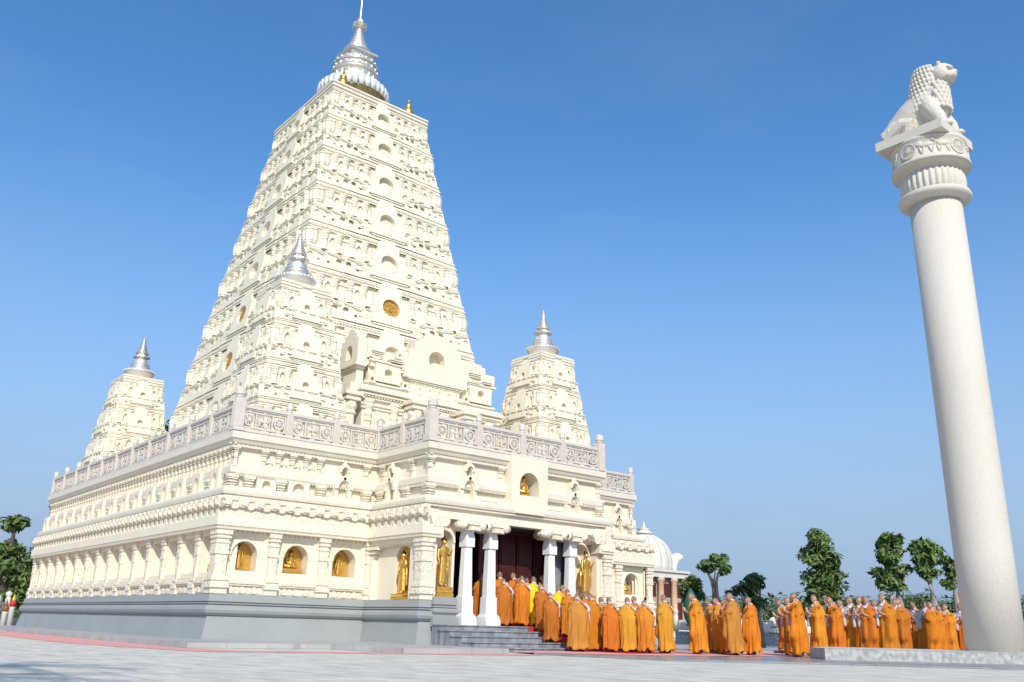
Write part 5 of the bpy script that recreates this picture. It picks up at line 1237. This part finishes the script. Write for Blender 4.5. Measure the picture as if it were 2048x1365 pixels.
for k in range(16):
    a = 2*math.pi*(k+.5)/16; b = MB(); b.tube([(r_*math.cos(a)*1.01, r_*math.sin(a)*1.01, z) for r_, z in prof], .035, 5); q_ = b.obj('rib', WHITEW, dome)
for sx, sy in ((1, -1), (1, 1), (-1, -1), (-1, 1)):
    b = MB(); k = hwid*.60
    b.T = lambda u, d, z, sx=sx, sy=sy: Vector((sx*(k+u*.5)-sx*d*.707, sy*(k+u*.5)+sy*d*.707, z1+(z-z1)*.78))
    o_ = [(-.3, z1), (.5, z1), (.55, z1+.5), (.75, z1+.9), (1.15, z1+1.1), (1.1, z1+1.32), (.8, z1+1.5), (.3, z1+1.46), (-.1, z1+1.2)]
    b.slab([(u*1.0, z) for u, z in o_], -.14, .14); b.obj('corner_horn', WHITEW, pav)
for (x, y) in ((-.9, -.9), (-.32, -.95), (.32, -.95), (.9, -.9), (-.95, -.3), (-.95, .3), (-.9, .9), (.95, -.3), (.95, .3), (.9, .9)):
    b = MB(); b.smooth = True; b.lathe(x*hwid, y*hwid, [(.26, .95), (.26, 1.2), (.2, 1.25), (.19, z0-.3), (.26, z0-.2), (.26, z0)], 16); b.obj('column', ORSTONE, pav)
for T in (frame(0, -hwid*.82, 1, 0), frame(-hwid*.82, 0, 0, -1), frame(hwid*.82, 0, 0, 1)):
    b = MB(); b.T = T
    for u in (-1.35, 0, 1.35): b.box(u-.36, u+.36, 0, .04, .95, z0*.62); b.box(u-.5, u+.5, 0, .05, z0*.7, z0-.35)
    b.obj('door', MAROON, pav)
b = MB(); b.box(-hwid*1.04, hwid*1.04, -hwid*1.1, -hwid*1.06, .1, 1.0)
for k in range(12): b.box(-hwid*1.0+k*hwid*.17, -hwid*1.0+k*hwid*.17+.25, -hwid*1.13, -hwid*1.1, .25, .85)
b.obj('podium_panel', WHITEW, pav)
# net-wrapped shrub
p = at(1384, 1262, 46); b = MB(); b.smooth = True; k = mpp(1384, 46)
zt = at(1384, 1176, 46).z
b.lathe(p.x, p.y, [(.10, .0), (.14, .9), (.34, 1.25), (.42, zt*.62), (.38, zt*.75), (.24, zt*.86), (.12, zt*.95), (.02, zt)], 14, .16, 4)
tag(b.obj('wrapped_shrub', TEAL), 'pointed shrub wrapped in dark green net beside the pavilion', 'shrub')
# ---------------------------------------------------------------- boundary fences
def fence(p0, p1, n, label, kind=0):
    d = Vector((p1[0]-p0[0], p1[1]-p0[1])); L = d.length; rz = math.atan2(d.y, d.x)
    r_ = empty('boundary_fence', (p0[0], p0[1], 0), rz); tag(r_, label, 'fence', 'boundary fences round the court')
    b = MB(); b.box(0, L, -.15, .15, 0, .58); b.box(0, L, -.2, .2, .58, .66); b.obj('base_wall', GRAN, r_)
    if 'fp' not in rails:
        b = MB(); w_ = L/n-.35; o_ = [(-w_/2, .72), (w_/2, .72), (w_/2, 1.25), (w_*.25, 1.27), (w_*.2, 1.42), (w_*.1, 1.53), (0, 1.56), (-w_*.1, 1.53), (-w_*.2, 1.42), (-w_*.25, 1.27), (-w_/2, 1.25)]
        b.slab(o_, -.05, .05); b.slab(circ(0, 1.28, .2, 14), -.08, .08); b.box(-w_*.42, -w_*.2, -.07, .07, .8, 1.15); b.box(w_*.2, w_*.42, -.07, .07, .8, 1.15)
        rails['fp'] = b.mesh('fence_panel', WHITEW)
        b = MB(); b.smooth = True; b.lathe(0, 0, [(.15, .66), (.15, 1.5), (.1, 1.54), (.17, 1.6), (.17, 1.74), (.08, 1.82), (.01, 1.84)], 8); rails['fpost'] = b.mesh('fence_post', WHITEW)
        b = MB()
        for x in (-.12, .12): b.slab(circ(x, 1.28, .045, 6), -.085, .085)
        b.box(-.25, .25, -.06, .06, .98, 1.03); rails['fd'] = b.mesh('fence_carving', DARKW)
    for i in range(n+1): link('post', rails['fpost'], r_, (L*i/n, 0, 0))
    for i in range(n):
        q_ = link('panel', rails['fp'], r_, (L*(i+.5)/n, 0, 0)); link('carving', rails['fd'], q_)
a, c = at(1352, 1262, 52), at(2120, 1282, 62); fence((a.x, a.y), (c.x, c.y), 14, 'long white carved railing on a grey granite wall along the right side of the court')
a, c = at(-60, 1230, 52), at(40, 1230, 60); fence((a.x, a.y), (c.x, c.y), 3, 'short white railing at the far left edge behind the temple plinth')
for k, (px, py, m1, m2, lb) in enumerate(((9, 1224, OCHRE, OCHRE, 'rust brown flower-shaped ornament on the leftmost white railing post'), (22, 1214, RED, YEL, 'red pot with a yellow flower on the white railing post nearest the temple'))):
    p = at(px, 1230, 51); z0 = at(px, py, 51).z; b = MB(); b.smooth = True
    b.lathe(p.x, p.y, [(.13, 0), (.13, z0-.05), (.15, z0)], 8); q_ = b.obj('flower_post', WHITEW); tag(q_, lb, 'ornament')
    b = MB(); b.smooth = True; b.lathe(p.x, p.y, [(.07, z0), (.13, z0+.08), (.15, z0+.2), (.1, z0+.28)], 10); b.obj('pot', m1, q_)
    b = MB(); b.smooth = True; b.lathe(p.x, p.y, [(.1, z0+.28), (.09, z0+.36), (.03, z0+.5), (.01, z0+.6)], 8); b.obj('flower', m2, q_)
